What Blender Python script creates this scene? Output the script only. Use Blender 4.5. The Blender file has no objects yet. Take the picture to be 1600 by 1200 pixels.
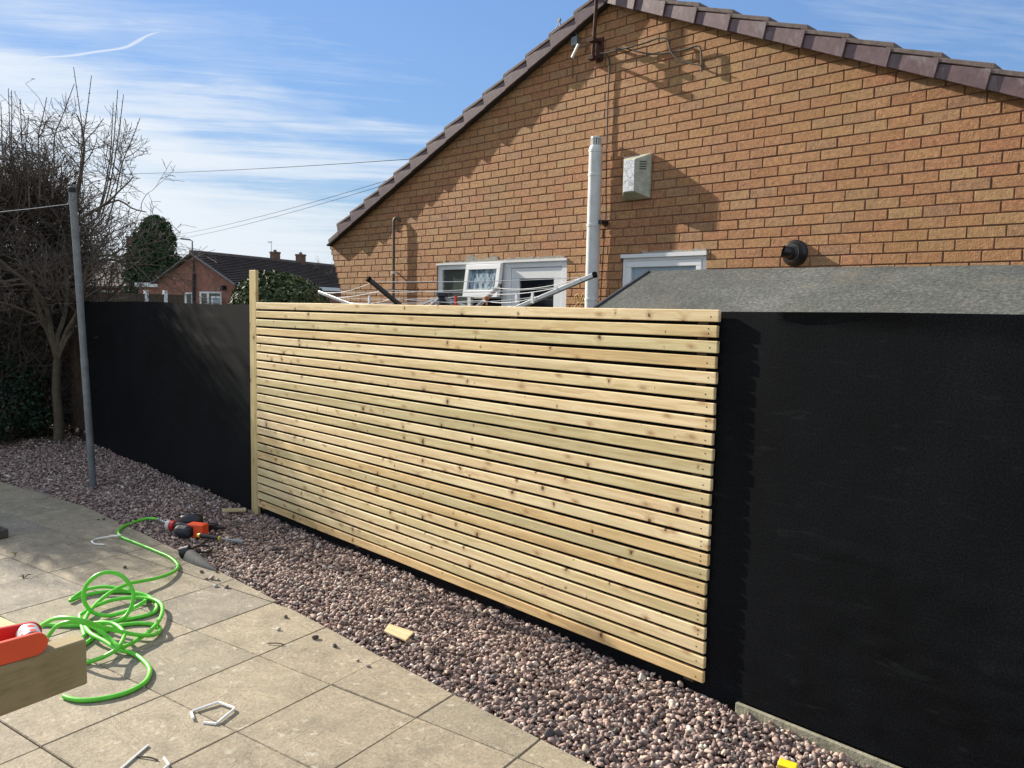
import bpy, bmesh, math, random
import numpy as np
from mathutils import Vector, Matrix

random.seed(7)
RNG = np.random.default_rng(11)
SC = bpy.context.scene
COL = SC.collection

# ------------------------------------------------------------------ camera
F = 1250.6 / 1600.0
CAM = np.array([5.4047, -2.7093, 1.5296])
AX_R = np.array([0.69820936, 0.71561949, 0.01981006])
AX_U = np.array([-0.08002745, 0.05052234, 0.99551148])
AX_W = np.array([-0.71140656, 0.69666078, -0.09254437])
cd = bpy.data.cameras.new("camera")
cam = bpy.data.objects.new("camera", cd)
COL.objects.link(cam)
cd.sensor_width = 36.0
cd.lens = 36.0 * F
cd.clip_start = 0.02
cd.clip_end = 2000
mw = Matrix.Identity(4)
for i in range(3):
    mw[i][0] = AX_R[i]; mw[i][1] = AX_U[i]; mw[i][2] = -AX_W[i]; mw[i][3] = CAM[i]
cam.matrix_world = mw
SC.camera = cam

# ------------------------------------------------------------------ light
SUN_L = Vector((1.0, 0.172, -0.50)).normalized()      # direction the light travels
SUN_EL = math.asin(-SUN_L.z)
SUN_AZ = math.atan2(-SUN_L.x, -SUN_L.y)              # azimuth of the sun, from +Y towards +X
sd = bpy.data.lights.new("sun", 'SUN')
sd.energy = 5.0
sd.angle = math.radians(0.53)
sd.color = (1.0, 0.91, 0.77)
sun = bpy.data.objects.new("sun", sd)
COL.objects.link(sun)
sun.rotation_euler = SUN_L.to_track_quat('-Z', 'Y').to_euler()
sun.location = (-12, -4, 9)
SC.view_settings.view_transform = 'Standard'
SC.view_settings.look = 'None'
SC.view_settings.gamma = 1.0
SC.view_settings.exposure = 0.86
SC.cycles.max_bounces = 6
SC.cycles.transparent_max_bounces = 8


def ray(px, py):
    return AX_W + (px - 800.0) / 1250.6 * AX_R - (py - 600.0) / 1250.6 * AX_U
def on_plane(px, py, p0, n):
    d = ray(px, py); n = np.array(n, float)
    return CAM + d * (float((np.array(p0, float) - CAM) @ n) / float(d @ n))
def onY(px, py, y): return on_plane(px, py, (0, y, 0), (0, 1, 0))
def onZ(px, py, z): return on_plane(px, py, (0, 0, z), (0, 0, 1))
def atD(px, py, D): return CAM + D * ray(px, py)


# ------------------------------------------------------------------ node helpers
class NT:
    def __init__(s, tree): s.t = tree; s.n = tree.nodes; s.l = tree.links
    def new(s, typ, **kw):
        nd = s.n.new(typ)
        for k, v in kw.items():
            if k == 'ins':
                for kk, vv in v.items(): s.put(nd.inputs[kk], vv)
            else: setattr(nd, k, v)
        return nd
    def put(s, sock, v):
        if isinstance(v, bpy.types.NodeSocket): s.l.new(v, sock)
        elif v is not None: sock.default_value = v
    def math(s, op, a, b=None, c=None, clamp=False):
        nd = s.n.new('ShaderNodeMath'); nd.operation = op; nd.use_clamp = clamp
        s.put(nd.inputs[0], a)
        if b is not None: s.put(nd.inputs[1], b)
        if c is not None: s.put(nd.inputs[2], c)
        return nd.outputs[0]
    def vmath(s, op, a, b=None):
        nd = s.n.new('ShaderNodeVectorMath'); nd.operation = op
        s.put(nd.inputs[0], a)
        if b is not None: s.put(nd.inputs[1], b)
        return nd.outputs['Value'] if op in ('DOT_PRODUCT', 'LENGTH') else nd.outputs[0]
    def mapping(s, vec, scale=(1, 1, 1), rot=(0, 0, 0), loc=(0, 0, 0)):
        nd = s.n.new('ShaderNodeMapping'); s.put(nd.inputs['Vector'], vec)
        nd.inputs['Scale'].default_value = scale; nd.inputs['Rotation'].default_value = rot
        nd.inputs['Location'].default_value = loc
        return nd.outputs[0]
    def noise(s, vec, scale, detail=3, rough=.55, dist=0.0, out='Fac'):
        nd = s.n.new('ShaderNodeTexNoise'); s.put(nd.inputs['Vector'], vec)
        nd.inputs['Scale'].default_value = scale; nd.inputs['Detail'].default_value = detail
        nd.inputs['Roughness'].default_value = rough; nd.inputs['Distortion'].default_value = dist
        return nd.outputs[0] if out == 'Fac' else nd.outputs[1]
    def voro(s, vec, scale, feature='F1', dims='3D', out='Distance', rnd=1.0):
        nd = s.n.new('ShaderNodeTexVoronoi'); nd.feature = feature; nd.voronoi_dimensions = dims
        s.put(nd.inputs['Vector'], vec); nd.inputs['Scale'].default_value = scale
        nd.inputs['Randomness'].default_value = rnd
        return nd.outputs[out]
    def ramp(s, fac, stops, interp='LINEAR'):
        nd = s.n.new('ShaderNodeValToRGB'); s.put(nd.inputs[0], fac)
        cr = nd.color_ramp; cr.interpolation = interp
        while len(cr.elements) < len(stops): cr.elements.new(0.5)
        for e, (p, c) in zip(cr.elements, stops):
            e.position = p
            if not hasattr(c, '__len__'): c = (c, c, c)
            e.color = (c[0], c[1], c[2], 1)
        return nd.outputs[0]
    def mix(s, fac, a, b, blend='MIX'):
        nd = s.n.new('ShaderNodeMix'); nd.data_type = 'RGBA'; nd.blend_type = blend
        s.put(nd.inputs[0], fac)
        for sock, v in ((nd.inputs[6], a), (nd.inputs[7], b)):
            if hasattr(v, '__len__') and not isinstance(v, bpy.types.NodeSocket): v = (v[0], v[1], v[2], 1)
            s.put(sock, v)
        return nd.outputs[2]
    def bump(s, h, strength, dist):
        nd = s.n.new('ShaderNodeBump'); s.put(nd.inputs['Height'], h)
        nd.inputs['Strength'].default_value = strength; nd.inputs['Distance'].default_value = dist
        return nd.outputs[0]


def new_mat(name):
    m = bpy.data.materials.new(name); m.use_nodes = True
    t = NT(m.node_tree); t.n.clear()
    out = t.new('ShaderNodeOutputMaterial'); b = t.new('ShaderNodeBsdfPrincipled')
    t.l.new(b.outputs[0], out.inputs[0])
    tc = t.new('ShaderNodeTexCoord')
    return m, t, b, tc.outputs['Object']


def simple(name, col, rough=.6, spec=.35, metal=0.0, var=.25, vscale=9, bump=None, trans=0):
    m, t, b, co = new_mat(name)
    nz = t.noise(co, vscale, 5, .6)
    f = t.ramp(nz, [(.3, 1 - var), (.7, 1 + var)])
    t.put(b.inputs['Base Color'], t.mix(1.0, (col[0], col[1], col[2]), f, 'MULTIPLY'))
    b.inputs['Roughness'].default_value = rough
    b.inputs['Specular IOR Level'].default_value = spec
    b.inputs['Metallic'].default_value = metal
    if bump:
        t.put(b.inputs['Normal'], t.bump(t.noise(co, bump[0], 4, .6), bump[1], bump[2]))
    return m

# ------------------------------------------------------------------ sky
world = bpy.data.worlds.new("World"); SC.world = world; world.use_nodes = True
def build_world():
    t = NT(world.node_tree); t.n.clear()
    out = t.new('ShaderNodeOutputWorld'); bg = t.new('ShaderNodeBackground')
    t.l.new(bg.outputs[0], out.inputs[0])
    sky = t.new('ShaderNodeTexSky'); sky.sky_type = 'NISHITA'; sky.sun_disc = False
    sky.sun_elevation = SUN_EL; sky.sun_rotation = SUN_AZ
    sky.air_density = 1.0; sky.dust_density = 0.2; sky.ozone_density = 2.5
    d = t.new('ShaderNodeTexCoord').outputs['Generated']
    sep = t.new('ShaderNodeSeparateXYZ'); t.l.new(d, sep.inputs[0])
    z = t.math('MAXIMUM', sep.outputs[2], 0.012)
    zz = t.math('ADD', z, 0.06)
    cx = t.math('DIVIDE', sep.outputs[0], zz); cy = t.math('DIVIDE', sep.outputs[1], zz)
    cmb = t.new('ShaderNodeCombineXYZ'); t.l.new(cx, cmb.inputs[0]); t.l.new(cy, cmb.inputs[1])
    p = cmb.outputs[0]
    # wind-drawn cirrus on a flat layer: u runs along the strands, v across them
    u0 = t.vmath('DOT_PRODUCT', p, (0.543, 0.8397, 0)); v0 = t.vmath('DOT_PRODUCT', p, (-0.8397, 0.543, 0))
    def uv(a, b, la=0.0, lb=0.0):
        c = t.new('ShaderNodeCombineXYZ'); t.l.new(t.math('MULTIPLY_ADD', u0, a, la), c.inputs[0]); t.l.new(t.math('MULTIPLY_ADD', v0, b, lb), c.inputs[1]); return c.outputs[0]
    wA = t.noise(uv(.8, .5, 3.1, 1.7), 1.0, 3, .55); wB = t.noise(uv(1.6, 2.4, 8.3, 2.2), 1.0, 8, .62, .5)
    vv0 = t.math('ADD', t.math('MULTIPLY_ADD', u0, -.45, -.31), v0)
    vv0 = t.math('ADD', vv0, t.math('MULTIPLY_ADD', wA, .9, -.45)); vv0 = t.math('ADD', vv0, t.math('MULTIPLY_ADD', wB, .5, -.25))
    fv = t.math('DIVIDE', t.math('SUBTRACT', vv0, 2.0), 5.0, clamp=True)
    base = t.ramp(fv, [(.10, .30), (.17, .26), (.23, .56), (.28, .60), (.31, .48), (.37, .72), (.46, .76), (.55, .47), (.60, .45), (.70, .74), (1.0, .86)], 'EASE')
    along = t.math('MULTIPLY', t.math('SUBTRACT', .35, u0), .62, clamp=True)
    st1 = t.noise(uv(.55, 3.0, 1.3, .4), 1.0, 9, .66, .6); st2 = t.noise(uv(1.5, 9.0, 5.3, 2.4), 1.0, 7, .68, .5)
    pat = t.noise(uv(1.1, 1.1, .3, 4.4), 1.0, 5, .6)
    dens = t.math('ADD', t.math('MULTIPLY_ADD', st1, .95, -.475), t.math('MULTIPLY_ADD', st2, .55, -.275))
    dens = t.math('ADD', dens, t.math('MULTIPLY_ADD', pat, .7, -.35))
    dens = t.math('ADD', dens, base)
    dens = t.math('ADD', dens, t.math('MULTIPLY_ADD', along, .42, -.26))
    sd_ = Vector((-SUN_L.x, -SUN_L.y, 0)).normalized()
    toward = t.vmath('DOT_PRODUCT', d, (sd_.x, sd_.y, 0.0))
    back = t.math('MULTIPLY', t.math('SUBTRACT', 1.6, vv0), .5, clamp=True)  # extra cloud out of view behind the camera, added to neutralise the fill
    dens = t.math('ADD', dens, t.math('MULTIPLY', back, .55))
    cov = t.ramp(dens, [(.16, .03), (.38, .28), (.58, .70), (.84, .97)])
    # contrail
    P = [np.array(CT(px, py)) for px, py in ((-40, 128), (150, 80), (282, 44))]
    P0, P1 = P[0], P[2]
    e = (P1 - P0); Lc = float(np.linalg.norm(e)); e /= Lc; nrm = np.array([-e[1], e[0]])
    rel = t.vmath('SUBTRACT', p, (P0[0], P0[1], 0))
    u = t.math('DIVIDE', t.vmath('DOT_PRODUCT', rel, (e[0], e[1], 0)), Lc)
    v = t.math('DIVIDE', t.vmath('DOT_PRODUCT', rel, (nrm[0], nrm[1], 0)), Lc)
    fc = t.new('ShaderNodeFloatCurve'); t.l.new(u, fc.inputs['Value'])
    cv = fc.mapping.curves[0]
    pts = []
    for px, py in ((-20, 121), (0, 112), (30, 104), (75, 89), (100, 88), (150, 81), (195, 74), (212, 66), (232, 55), (250, 50), (268, 49)):
        q = np.array(CT(px, py)) - P0
        pts.append((float(q @ e) / Lc, .5 + float(q @ nrm) / Lc))
    while len(cv.points) < len(pts): cv.points.new(.5, .5)
    for pt, (a, b_) in zip(cv.points, pts): pt.location = (a, b_)
    fc.mapping.update()
    vv = t.math('ABSOLUTE', t.math('SUBTRACT', v, t.math('SUBTRACT', fc.outputs[0], .5)))
    wob = t.noise(t.mapping(p, scale=(5, 5, 1)), 1.4, 5, .6)
    wid = t.math('MULTIPLY', t.math('MULTIPLY_ADD', u, -.014, .021), t.math('MULTIPLY_ADD', wob, 1.6, .25))
    ctr = t.math('SUBTRACT', 1.0, t.math('DIVIDE', vv, wid), clamp=True)
    ends = t.math('MULTIPLY', t.math('MULTIPLY', u, 12.0, clamp=True), t.math('MULTIPLY', t.math('SUBTRACT', .96, u), 14.0, clamp=True), clamp=True)
    ctr = t.math('MULTIPLY', t.math('POWER', ctr, .7), t.math('MULTIPLY', ends, .85))
    cov = t.math('MAXIMUM', cov, ctr)
    cloud = t.mix(t.math('POWER', t.math('MAXIMUM', toward, 0.0), 3.0), CLOUD_A, CLOUD_B)
    bw = t.new('ShaderNodeRGBToBW'); t.l.new(sky.outputs[0], bw.inputs[0])
    blue = t.mix(1.0, sky.outputs[0], SKY_TINT, 'MULTIPLY')
    # the glare round the sun is held back, as a camera does
    k = t.math('DIVIDE', 1.85, t.math('MULTIPLY_ADD', bw.outputs[0], .30, 1.0))
    cmbk = t.new('ShaderNodeCombineXYZ')
    for q_ in range(3): t.l.new(k, cmbk.inputs[q_])
    blue = t.mix(1.0, blue, cmbk.outputs[0], 'MULTIPLY')
    col = t.mix(t.math('MULTIPLY', cov, .94), blue, cloud)
    # below the horizon: dull ground tone
    col = t.mix(t.math('MULTIPLY', t.math('LESS_THAN', sep.outputs[2], -.01), 1.0), col, (1.2, 1.1, .9))
    t.l.new(col, bg.inputs[0]); bg.inputs[1].default_value = SKY_STR
def CT(px, py):
    d = ray(px, py); d = d / np.linalg.norm(d); zz = max(d[2], .012) + .06
    return d[0] / zz, d[1] / zz
SKY_STR = 0.075
CLOUD_ROT = 20.0; CLOUD_LOC = (0, 0, 0); CLOUD_BIG = (0, 0, 0)
CLOUD_A = (5.5, 6.1, 6.8); CLOUD_B = (7.0, 7.3, 7.6)
SKY_TINT = (0.84, 0.97, 1.15)
build_world()
world.cycles.sampling_method = 'MANUAL'
world.cycles.sample_map_resolution = 512


# ------------------------------------------------------------------ mesh helpers
class MB:
    def __init__(s): s.v = []; s.f = []; s.mi = []
    def add(s, verts, faces, mi=0):
        o = len(s.v); s.v.extend([tuple(map(float, p)) for p in verts])
        for f in faces: s.f.append(tuple(i + o for i in f)); s.mi.append(mi)
        return s
    def box(s, x0, x1, y0, y1, z0, z1, mi=0):
        v = [(x0, y0, z0), (x1, y0, z0), (x1, y1, z0), (x0, y1, z0), (x0, y0, z1), (x1, y0, z1), (x1, y1, z1), (x0, y1, z1)]
        return s.add(v, [(0, 3, 2, 1), (4, 5, 6, 7), (0, 1, 5, 4), (1, 2, 6, 5), (2, 3, 7, 6), (3, 0, 4, 7)], mi)
    def obox(s, c, ax, ay, az, mi=0):
        c, ax, ay, az = map(lambda q: np.array(q, float), (c, ax, ay, az))
        v = [c + sx * ax + sy * ay + sz * az for sz in (-1, 1) for sx, sy in ((-1, -1), (1, -1), (1, 1), (-1, 1))]
        f = [(0, 3, 2, 1), (4, 5, 6, 7), (0, 1, 5, 4), (1, 2, 6, 5), (2, 3, 7, 6), (3, 0, 4, 7)]
        if np.dot(np.cross(ax, ay), az) < 0: f = [tuple(reversed(q)) for q in f]
        return s.add(v, f, mi)
    def bar(s, p, q, w, h, up=(0, 0, 1), mi=0):
        p, q = np.array(p, float), np.array(q, float); d = q - p; L = np.linalg.norm(d); d /= L
        side = np.cross(d, up); side /= np.linalg.norm(side); u2 = np.cross(side, d)
        return s.obox((p + q) / 2, d * L / 2, side * w / 2, u2 * h / 2, mi)
    def prism(s, poly, ext, mi=0):
        """poly: list of 3D points (planar), ext: 3D extrusion vector"""
        poly = [np.array(p, float) for p in poly]; e = np.array(ext, float); n = len(poly)
        nrm = sum((np.cross(poly[i], poly[(i + 1) % n]) for i in range(n)), np.zeros(3))
        if np.dot(nrm, e) > 0: poly = poly[::-1]
        v = poly + [p + e for p in poly]
        f = [tuple(range(n)), tuple(range(2 * n - 1, n - 1, -1))]
        f += [(i, i + n, (i + 1) % n + n, (i + 1) % n) for i in range(n)]
        return s.add(v, f, mi)
    def tube(s, pts, r, n=8, mi=0, cap=True):
        P = np.array(pts, float); m = len(P)
        rr = np.full(m, r) if np.isscalar(r) else np.array(r, float)
        T = np.gradient(P, axis=0); T /= np.maximum(np.linalg.norm(T, axis=1), 1e-9)[:, None]
        a = np.array([0, 0, 1.0]) if abs(T[0][2]) < .9 else np.array([1.0, 0, 0])
        nn = np.cross(T[0], a); nn /= np.linalg.norm(nn)
        ang = np.arange(n) * 2 * math.pi / n; ca, sa = np.cos(ang)[:, None], np.sin(ang)[:, None]
        V = []
        for i in range(m):
            nn = nn - T[i] * np.dot(nn, T[i]); nn /= np.linalg.norm(nn); bb = np.cross(T[i], nn)
            V.append(P[i] + rr[i] * (ca * nn + sa * bb))
        V = np.concatenate(V)
        f = [(i * n + j, i * n + (j + 1) % n, (i + 1) * n + (j + 1) % n, (i + 1) * n + j) for i in range(m - 1) for j in range(n)]
        if cap: f += [tuple(range(n - 1, -1, -1)), tuple(range((m - 1) * n, m * n))]
        return s.add(V, f, mi)
    def lathe(s, c, axis, prof, n=20, mi=0):
        """prof: (distance along axis, radius)"""
        c = np.array(c, float); ax = np.array(axis, float); ax /= np.linalg.norm(ax)
        a = np.array([0, 0, 1.0]) if abs(ax[2]) < .9 else np.array([1.0, 0, 0])
        e1 = np.cross(ax, a); e1 /= np.linalg.norm(e1); e2 = np.cross(ax, e1)
        V = []
        for d, r in prof:
            for j in range(n):
                t_ = 2 * math.pi * j / n; V.append(c + ax * d + max(r, 1e-4) * (math.cos(t_) * e1 + math.sin(t_) * e2))
        m = len(prof)
        f = [(i * n + j, i * n + (j + 1) % n, (i + 1) * n + (j + 1) % n, (i + 1) * n + j) for i in range(m - 1) for j in range(n)]
        f += [tuple(range(n - 1, -1, -1)), tuple(range((m - 1) * n, m * n))]
        return s.add(V, f, mi)
    def build(s, name, mat, parent=None, bevel=0.0, smooth=False, origin=None, seg=1):
        me = bpy.data.meshes.new(name)
        if parent is not None: org = world_loc(parent)
        elif origin is not None: org = np.array(origin, float)
        else:
            A = np.array(s.v); org = np.array([A[:, 0].mean(), A[:, 1].mean(), A[:, 2].min()])
        A = np.array(s.v) - org
        me.from_pydata(A.tolist(), [], s.f)
        mats = mat if isinstance(mat, (list, tuple)) else [mat]
        for m in mats: me.materials.append(m)
        if len(mats) > 1: me.polygons.foreach_set('material_index', s.mi)
        me.update()
        bm = bmesh.new(); bm.from_mesh(me)
        bmesh.ops.recalc_face_normals(bm, faces=bm.faces)
        if bevel > 0:
            ed = [e for e in bm.edges if len(e.link_faces) == 2 and e.calc_face_angle(0) > .6]
            bmesh.ops.bevel(bm, geom=ed, offset=bevel, segments=seg, affect='EDGES', profile=.6)
        bm.to_mesh(me); bm.free()
        if smooth:
            me.polygons.foreach_set('use_smooth', [True] * len(me.polygons))
            try: me.set_sharp_from_angle(angle=math.radians(50))
            except Exception: pass
        o = bpy.data.objects.new(name, me); COL.objects.link(o)
        if parent is not None: o.parent = parent
        else: o.location = org
        return o


def world_loc(o):
    p = np.zeros(3)
    while o is not None: p += np.array(o.location); o = o.parent
    return p
def tag(o, label, cat, group=None):
    o['label'] = label; o['category'] = cat
    if group: o['group'] = group
    return o
def thing(name, label, cat, loc, group=None):
    o = bpy.data.objects.new(name, None); o.empty_display_size = .1; COL.objects.link(o); o.location = tuple(map(float, loc))
    return tag(o, label, cat, group)
def struct(o, kind='structure'):
    o['kind'] = kind; return o
def spline(pts, sub=6):
    P = np.array(pts, float); out = []
    Q = np.vstack([2 * P[0] - P[1], P, 2 * P[-1] - P[-2]])
    for i in range(1, len(Q) - 2):
        p0, p1, p2, p3 = Q[i - 1], Q[i], Q[i + 1], Q[i + 2]
        for k in range(sub):
            t_ = k / sub
            out.append(.5 * ((2 * p1) + (-p0 + p2) * t_ + (2 * p0 - 5 * p1 + 4 * p2 - p3) * t_ ** 2 + (-p0 + 3 * p1 - 3 * p2 + p3) * t_ ** 3))
    out.append(P[-1]); return np.array(out)


# ------------------------------------------------------------------ materials
def mat_wood(name, tintA, tintB, along='X', sun_knots=1.0):
    m, t, b, co = new_mat(name)
    inf = t.new('ShaderNodeObjectInfo').outputs['Random']
    off = t.new('ShaderNodeCombineXYZ'); t.l.new(t.math('MULTIPLY', inf, 37.0), off.inputs[0]); t.l.new(t.math('MULTIPLY', inf, 11.0), off.inputs[2])
    c2 = t.vmath('ADD', co, off.outputs[0])
    sc = {'X': (1.6, 34, 42), 'Z': (38, 38, 1.6), 'Y': (34, 1.6, 34)}[along]
    wp = t.noise(c2, 5.0, 2, .5, out='Color')
    cw = t.vmath('ADD', t.mapping(c2, scale=sc), t.mapping(wp, scale=(1.4, 1.4, 1.4)))
    sp = t.new('ShaderNodeSeparateXYZ'); t.l.new(c2, sp.inputs[0])
    kv = t.new('ShaderNodeCombineXYZ')
    if along == 'X': t.l.new(sp.outputs[0], kv.inputs[0]); t.l.new(t.math('MULTIPLY', sp.outputs[2], .85), kv.inputs[1])
    else: t.l.new(sp.outputs[2], kv.inputs[0]); t.l.new(sp.outputs[0], kv.inputs[1])
    kw = t.vmath('ADD', kv.outputs[0], t.mapping(t.noise(c2, 30, 3, .6, out='Color'), scale=(.024, .024, 0), loc=(-.012, -.012, 0)))
    kd = t.voro(kw, 6.6, dims='2D')
    kc = t.new('ShaderNodeSeparateColor'); t.l.new(t.voro(kw, 6.6, dims='2D', out='Color'), kc.inputs[0])
    size = t.math('MULTIPLY_ADD', t.math('POWER', kc.outputs[0], 2.6), 1.25, .22)
    kr = t.math('DIVIDE', kd, size)
    bend = t.ramp(kr, [(.0, 1), (.12, .6), (.35, 0)])
    bv = t.new('ShaderNodeCombineXYZ')
    t.l.new(t.math('MULTIPLY', bend, .9), bv.inputs[2 if along == 'X' else 0])
    cw = t.vmath('ADD', cw, bv.outputs[0])
    g1 = t.noise(cw, 1.0, 4, .62)
    g2 = t.noise(t.mapping(c2, scale=tuple(4.5 * q for q in sc)), 1.0, 2, .5)
    g = t.math('ADD', t.math('MULTIPLY', g1, .75), t.math('MULTIPLY', g2, .25))
    base = t.ramp(g, [(.30, tuple(q * .72 for q in tintA)), (.46, tintA), (.56, tintB), (.72, tuple(q * 1.1 for q in tintB))])
    patch = t.noise(t.mapping(c2, scale=(.9, 8, 8) if along == 'X' else (6, 6, .9)), 1.3, 3, .6)
    base = t.mix(t.ramp(patch, [(.46, 0), (.68, .45)]), base, (.50, .43, .25))
    warmth = t.ramp(inf, [(0, (.64, .65, .56)), (.14, (.78, .79, .68)), (.3, (.95, .94, .83)), (.5, (1.0, .95, .89)), (.7, (.98, .98, .92)), (.86, (.80, .82, .70)), (1, (.90, .77, .60))])
    base = t.mix(1.0, base, warmth, 'MULTIPLY')
    km = t.ramp(kr, [(.028, .95), (.05, .75), (.07, .35), (.10, .30), (.18, 0)])
    kcol = t.mix(t.ramp(kr, [(.03, 0), (.08, 1)]), (.075, .035, .016), (.30, .14, .06))
    base = t.mix(km, base, kcol)
    streak = t.noise(t.mapping(c2, scale=(3, 90, 160) if along == 'X' else (150, 90, 3)), 1.0, 2, .5)
    base = t.mix(t.ramp(streak, [(.62, 0), (.74, .32)]), base, (.34, .21, .085))
    # spike knots: slanted marks running across the face
    shx = t.math('ADD', sp.outputs[0], t.math('MULTIPLY', sp.outputs[2], .35)) if along == 'X' else sp.outputs[2]
    sv = t.new('ShaderNodeCombineXYZ'); t.l.new(t.math('MULTIPLY_ADD', shx, 4.2, t.math('MULTIPLY', t.noise(c2, 40, 3, .6), .10)), sv.inputs[0]); t.l.new(t.math('MULTIPLY', sp.outputs[2] if along == 'X' else sp.outputs[0], 9.0), sv.inputs[1])
    sd_n = t.voro(sv.outputs[0], 1.0, dims='2D'); scn = t.new('ShaderNodeSeparateColor'); t.l.new(t.voro(sv.outputs[0], 1.0, dims='2D', out='Color'), scn.inputs[0])
    spk = t.math('MULTIPLY', t.ramp(sd_n, [(.03, .8), (.07, .45), (.16, 0)]), t.math('GREATER_THAN', scn.outputs[0], .45))
    base = t.mix(spk, base, (.36, .20, .085))
    t.put(b.inputs['Base Color'], base)
    b.inputs['Roughness'].default_value = .62; b.inputs['Specular IOR Level'].default_value = .3
    t.put(b.inputs['Normal'], t.bump(g, .25, .002))
    return m


def mat_brick():
    m, t, b, co = new_mat('orange buff brick')
    isl = t.new('ShaderNodeNewGeometry').outputs['Random Per Island']
    c = t.ramp(isl, [(0, (.34, .165, .080)), (.18, (.40, .21, .100)), (.36, (.36, .185, .098)), (.52, (.42, .235, .110)), (.68, (.38, .175, .092)), (.84, (.40, .245, .122)), (1, (.33, .185, .108))])
    mot = t.noise(co, 34, 4, .65)
    c = t.mix(1.0, c, t.ramp(mot, [(.28, .80), (.5, 1.14), (.74, 1.52)]), 'MULTIPLY')
    c = t.mix(t.ramp(t.noise(co, 120, 2, .6), [(.58, 0), (.68, .7)]), c, (.68, .50, .31))
    c = t.mix(t.ramp(t.noise(co, 170, 2, .6), [(.30, .5), (.40, 0)]), c, (.17, .085, .045))
    big = t.noise(co, 1.1, 3, .6)
    c = t.mix(t.ramp(big, [(.45, 0), (.7, .32)]), c, (.36, .25, .10))
    c = t.mix(1.0, c, (.93, .885, .86), 'MULTIPLY')
    t.put(b.inputs['Base Color'], c)
    b.inputs['Roughness'].default_value = .8; b.inputs['Specular IOR Level'].default_value = .25
    h = t.math('ADD', t.noise(co, 150, 3, .65), t.math('MULTIPLY', t.noise(co, 48, 3, .6), .8))
    t.put(b.inputs['Normal'], t.bump(h, 1.0, .0075))
    return m


def mat_slab():
    m, t, b, co = new_mat('riven stone slab')
    isl = t.new('ShaderNodeNewGeometry').outputs['Random Per Island']
    c = t.ramp(isl, [(0, (.325, .275, .200)), (.25, (.285, .25, .198)), (.45, (.340, .29, .208)), (.7, (.305, .265, .195)), (.9, (.262, .243, .212))], 'CONSTANT')
    th = math.radians(11.62)
    cr = t.mapping(co, rot=(0, 0, -th - .12))
    off = t.new('ShaderNodeCombineXYZ'); t.l.new(t.math('MULTIPLY', isl, 23.0), off.inputs[0]); t.l.new(t.math('MULTIPLY', isl, 51.0), off.inputs[1])
    cr = t.vmath('ADD', cr, off.outputs[0])
    rip = t.noise(t.mapping(cr, scale=(4.2, 12, 1)), 1.0, 7, .66, .9)
    rip2 = t.noise(t.mapping(cr, scale=(7, 60, 1)), 1.0, 4, .6, .9)
    mot = t.noise(cr, 5.5, 6, .68)
    c = t.mix(1.0, c, t.ramp(mot, [(.25, .62), (.5, .98), (.75, 1.25)]), 'MULTIPLY')
    c = t.mix(1.0, c, t.ramp(t.noise(cr, 60, 4, .7), [(.3, .80), (.7, 1.16)]), 'MULTIPLY')
    c = t.mix(1.0, c, t.ramp(rip2, [(.3, .95), (.65, 1.03)]), 'MULTIPLY')
    vw = t.vmath('ADD', cr, t.mapping(t.noise(cr, 30, 3, .6, out='Color'), scale=(.07, .07, 0)))
    v = t.voro(vw, 13.0, dims='2D'); vc = t.new('ShaderNodeSeparateColor'); t.l.new(t.voro(vw, 13.0, dims='2D', out='Color'), vc.inputs[0])
    spot = t.math('MULTIPLY', t.ramp(v, [(.06, .8), (.2, 0)]), t.math('GREATER_THAN', vc.outputs[0], .80))
    c = t.mix(t.math('MULTIPLY', spot, .75), c, (.52, .48, .40))
    lich = t.noise(cr, 26, 6, .75, .6)
    c = t.mix(t.math('MULTIPLY', t.ramp(lich, [(.57, 0), (.66, .75)]), t.ramp(t.noise(cr, 3.2, 3, .6), [(.42, .1), (.62, 1)])), c, (.56, .52, .41))
    c = t.mix(t.ramp(t.noise(cr, 42, 5, .7), [(.30, .45), (.38, 0)]), c, (.16, .14, .10))
    crack = t.ramp(rip, [(.46, 0), (.493, .75), (.505, .75), (.54, 0)])
    c = t.mix(t.math('MULTIPLY', crack, t.ramp(mot, [(.50, 0), (.68, .8)])), c, (.13, .10, .07))
    t.put(b.inputs['Base Color'], c)
    b.inputs['Roughness'].default_value = .75; b.inputs['Specular IOR Level'].default_value = .3
    h = t.math('ADD', rip, t.math('ADD', t.math('MULTIPLY', rip2, .12), t.math('MULTIPLY', t.noise(cr, 70, 4, .65), .22)))
    t.put(b.inputs['Normal'], t.bump(h, .75, .015))
    return m


def mat_pebble():
    m, t, b, co = new_mat('rounded pebble')
    isl = t.new('ShaderNodeNewGeometry').outputs['Random Per Island']
    c = t.ramp(isl, [(0, (.20, .142, .13)), (.14, (.34, .245, .215)), (.28, (.23, .17, .155)), (.42, (.43, .30, .25)), (.54, (.14, .11, .105)), (.64, (.38, .295, .26)), (.74, (.51, .40, .32)), (.84, (.26, .185, .165)), (.92, (.62, .56, .50)), (.96, (.11, .095, .095))], 'CONSTANT')
    c = t.mix(1.0, c, t.ramp(t.noise(co, 95, 4, .65), [(.3, .72), (.7, 1.25)]), 'MULTIPLY')
    t.put(b.inputs['Base Color'], c)
    b.inputs['Roughness'].default_value = .62; b.inputs['Specular IOR Level'].default_value = .3
    t.put(b.inputs['Normal'], t.bump(t.noise(co, 160, 3, .6), .35, .002))
    return m


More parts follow.
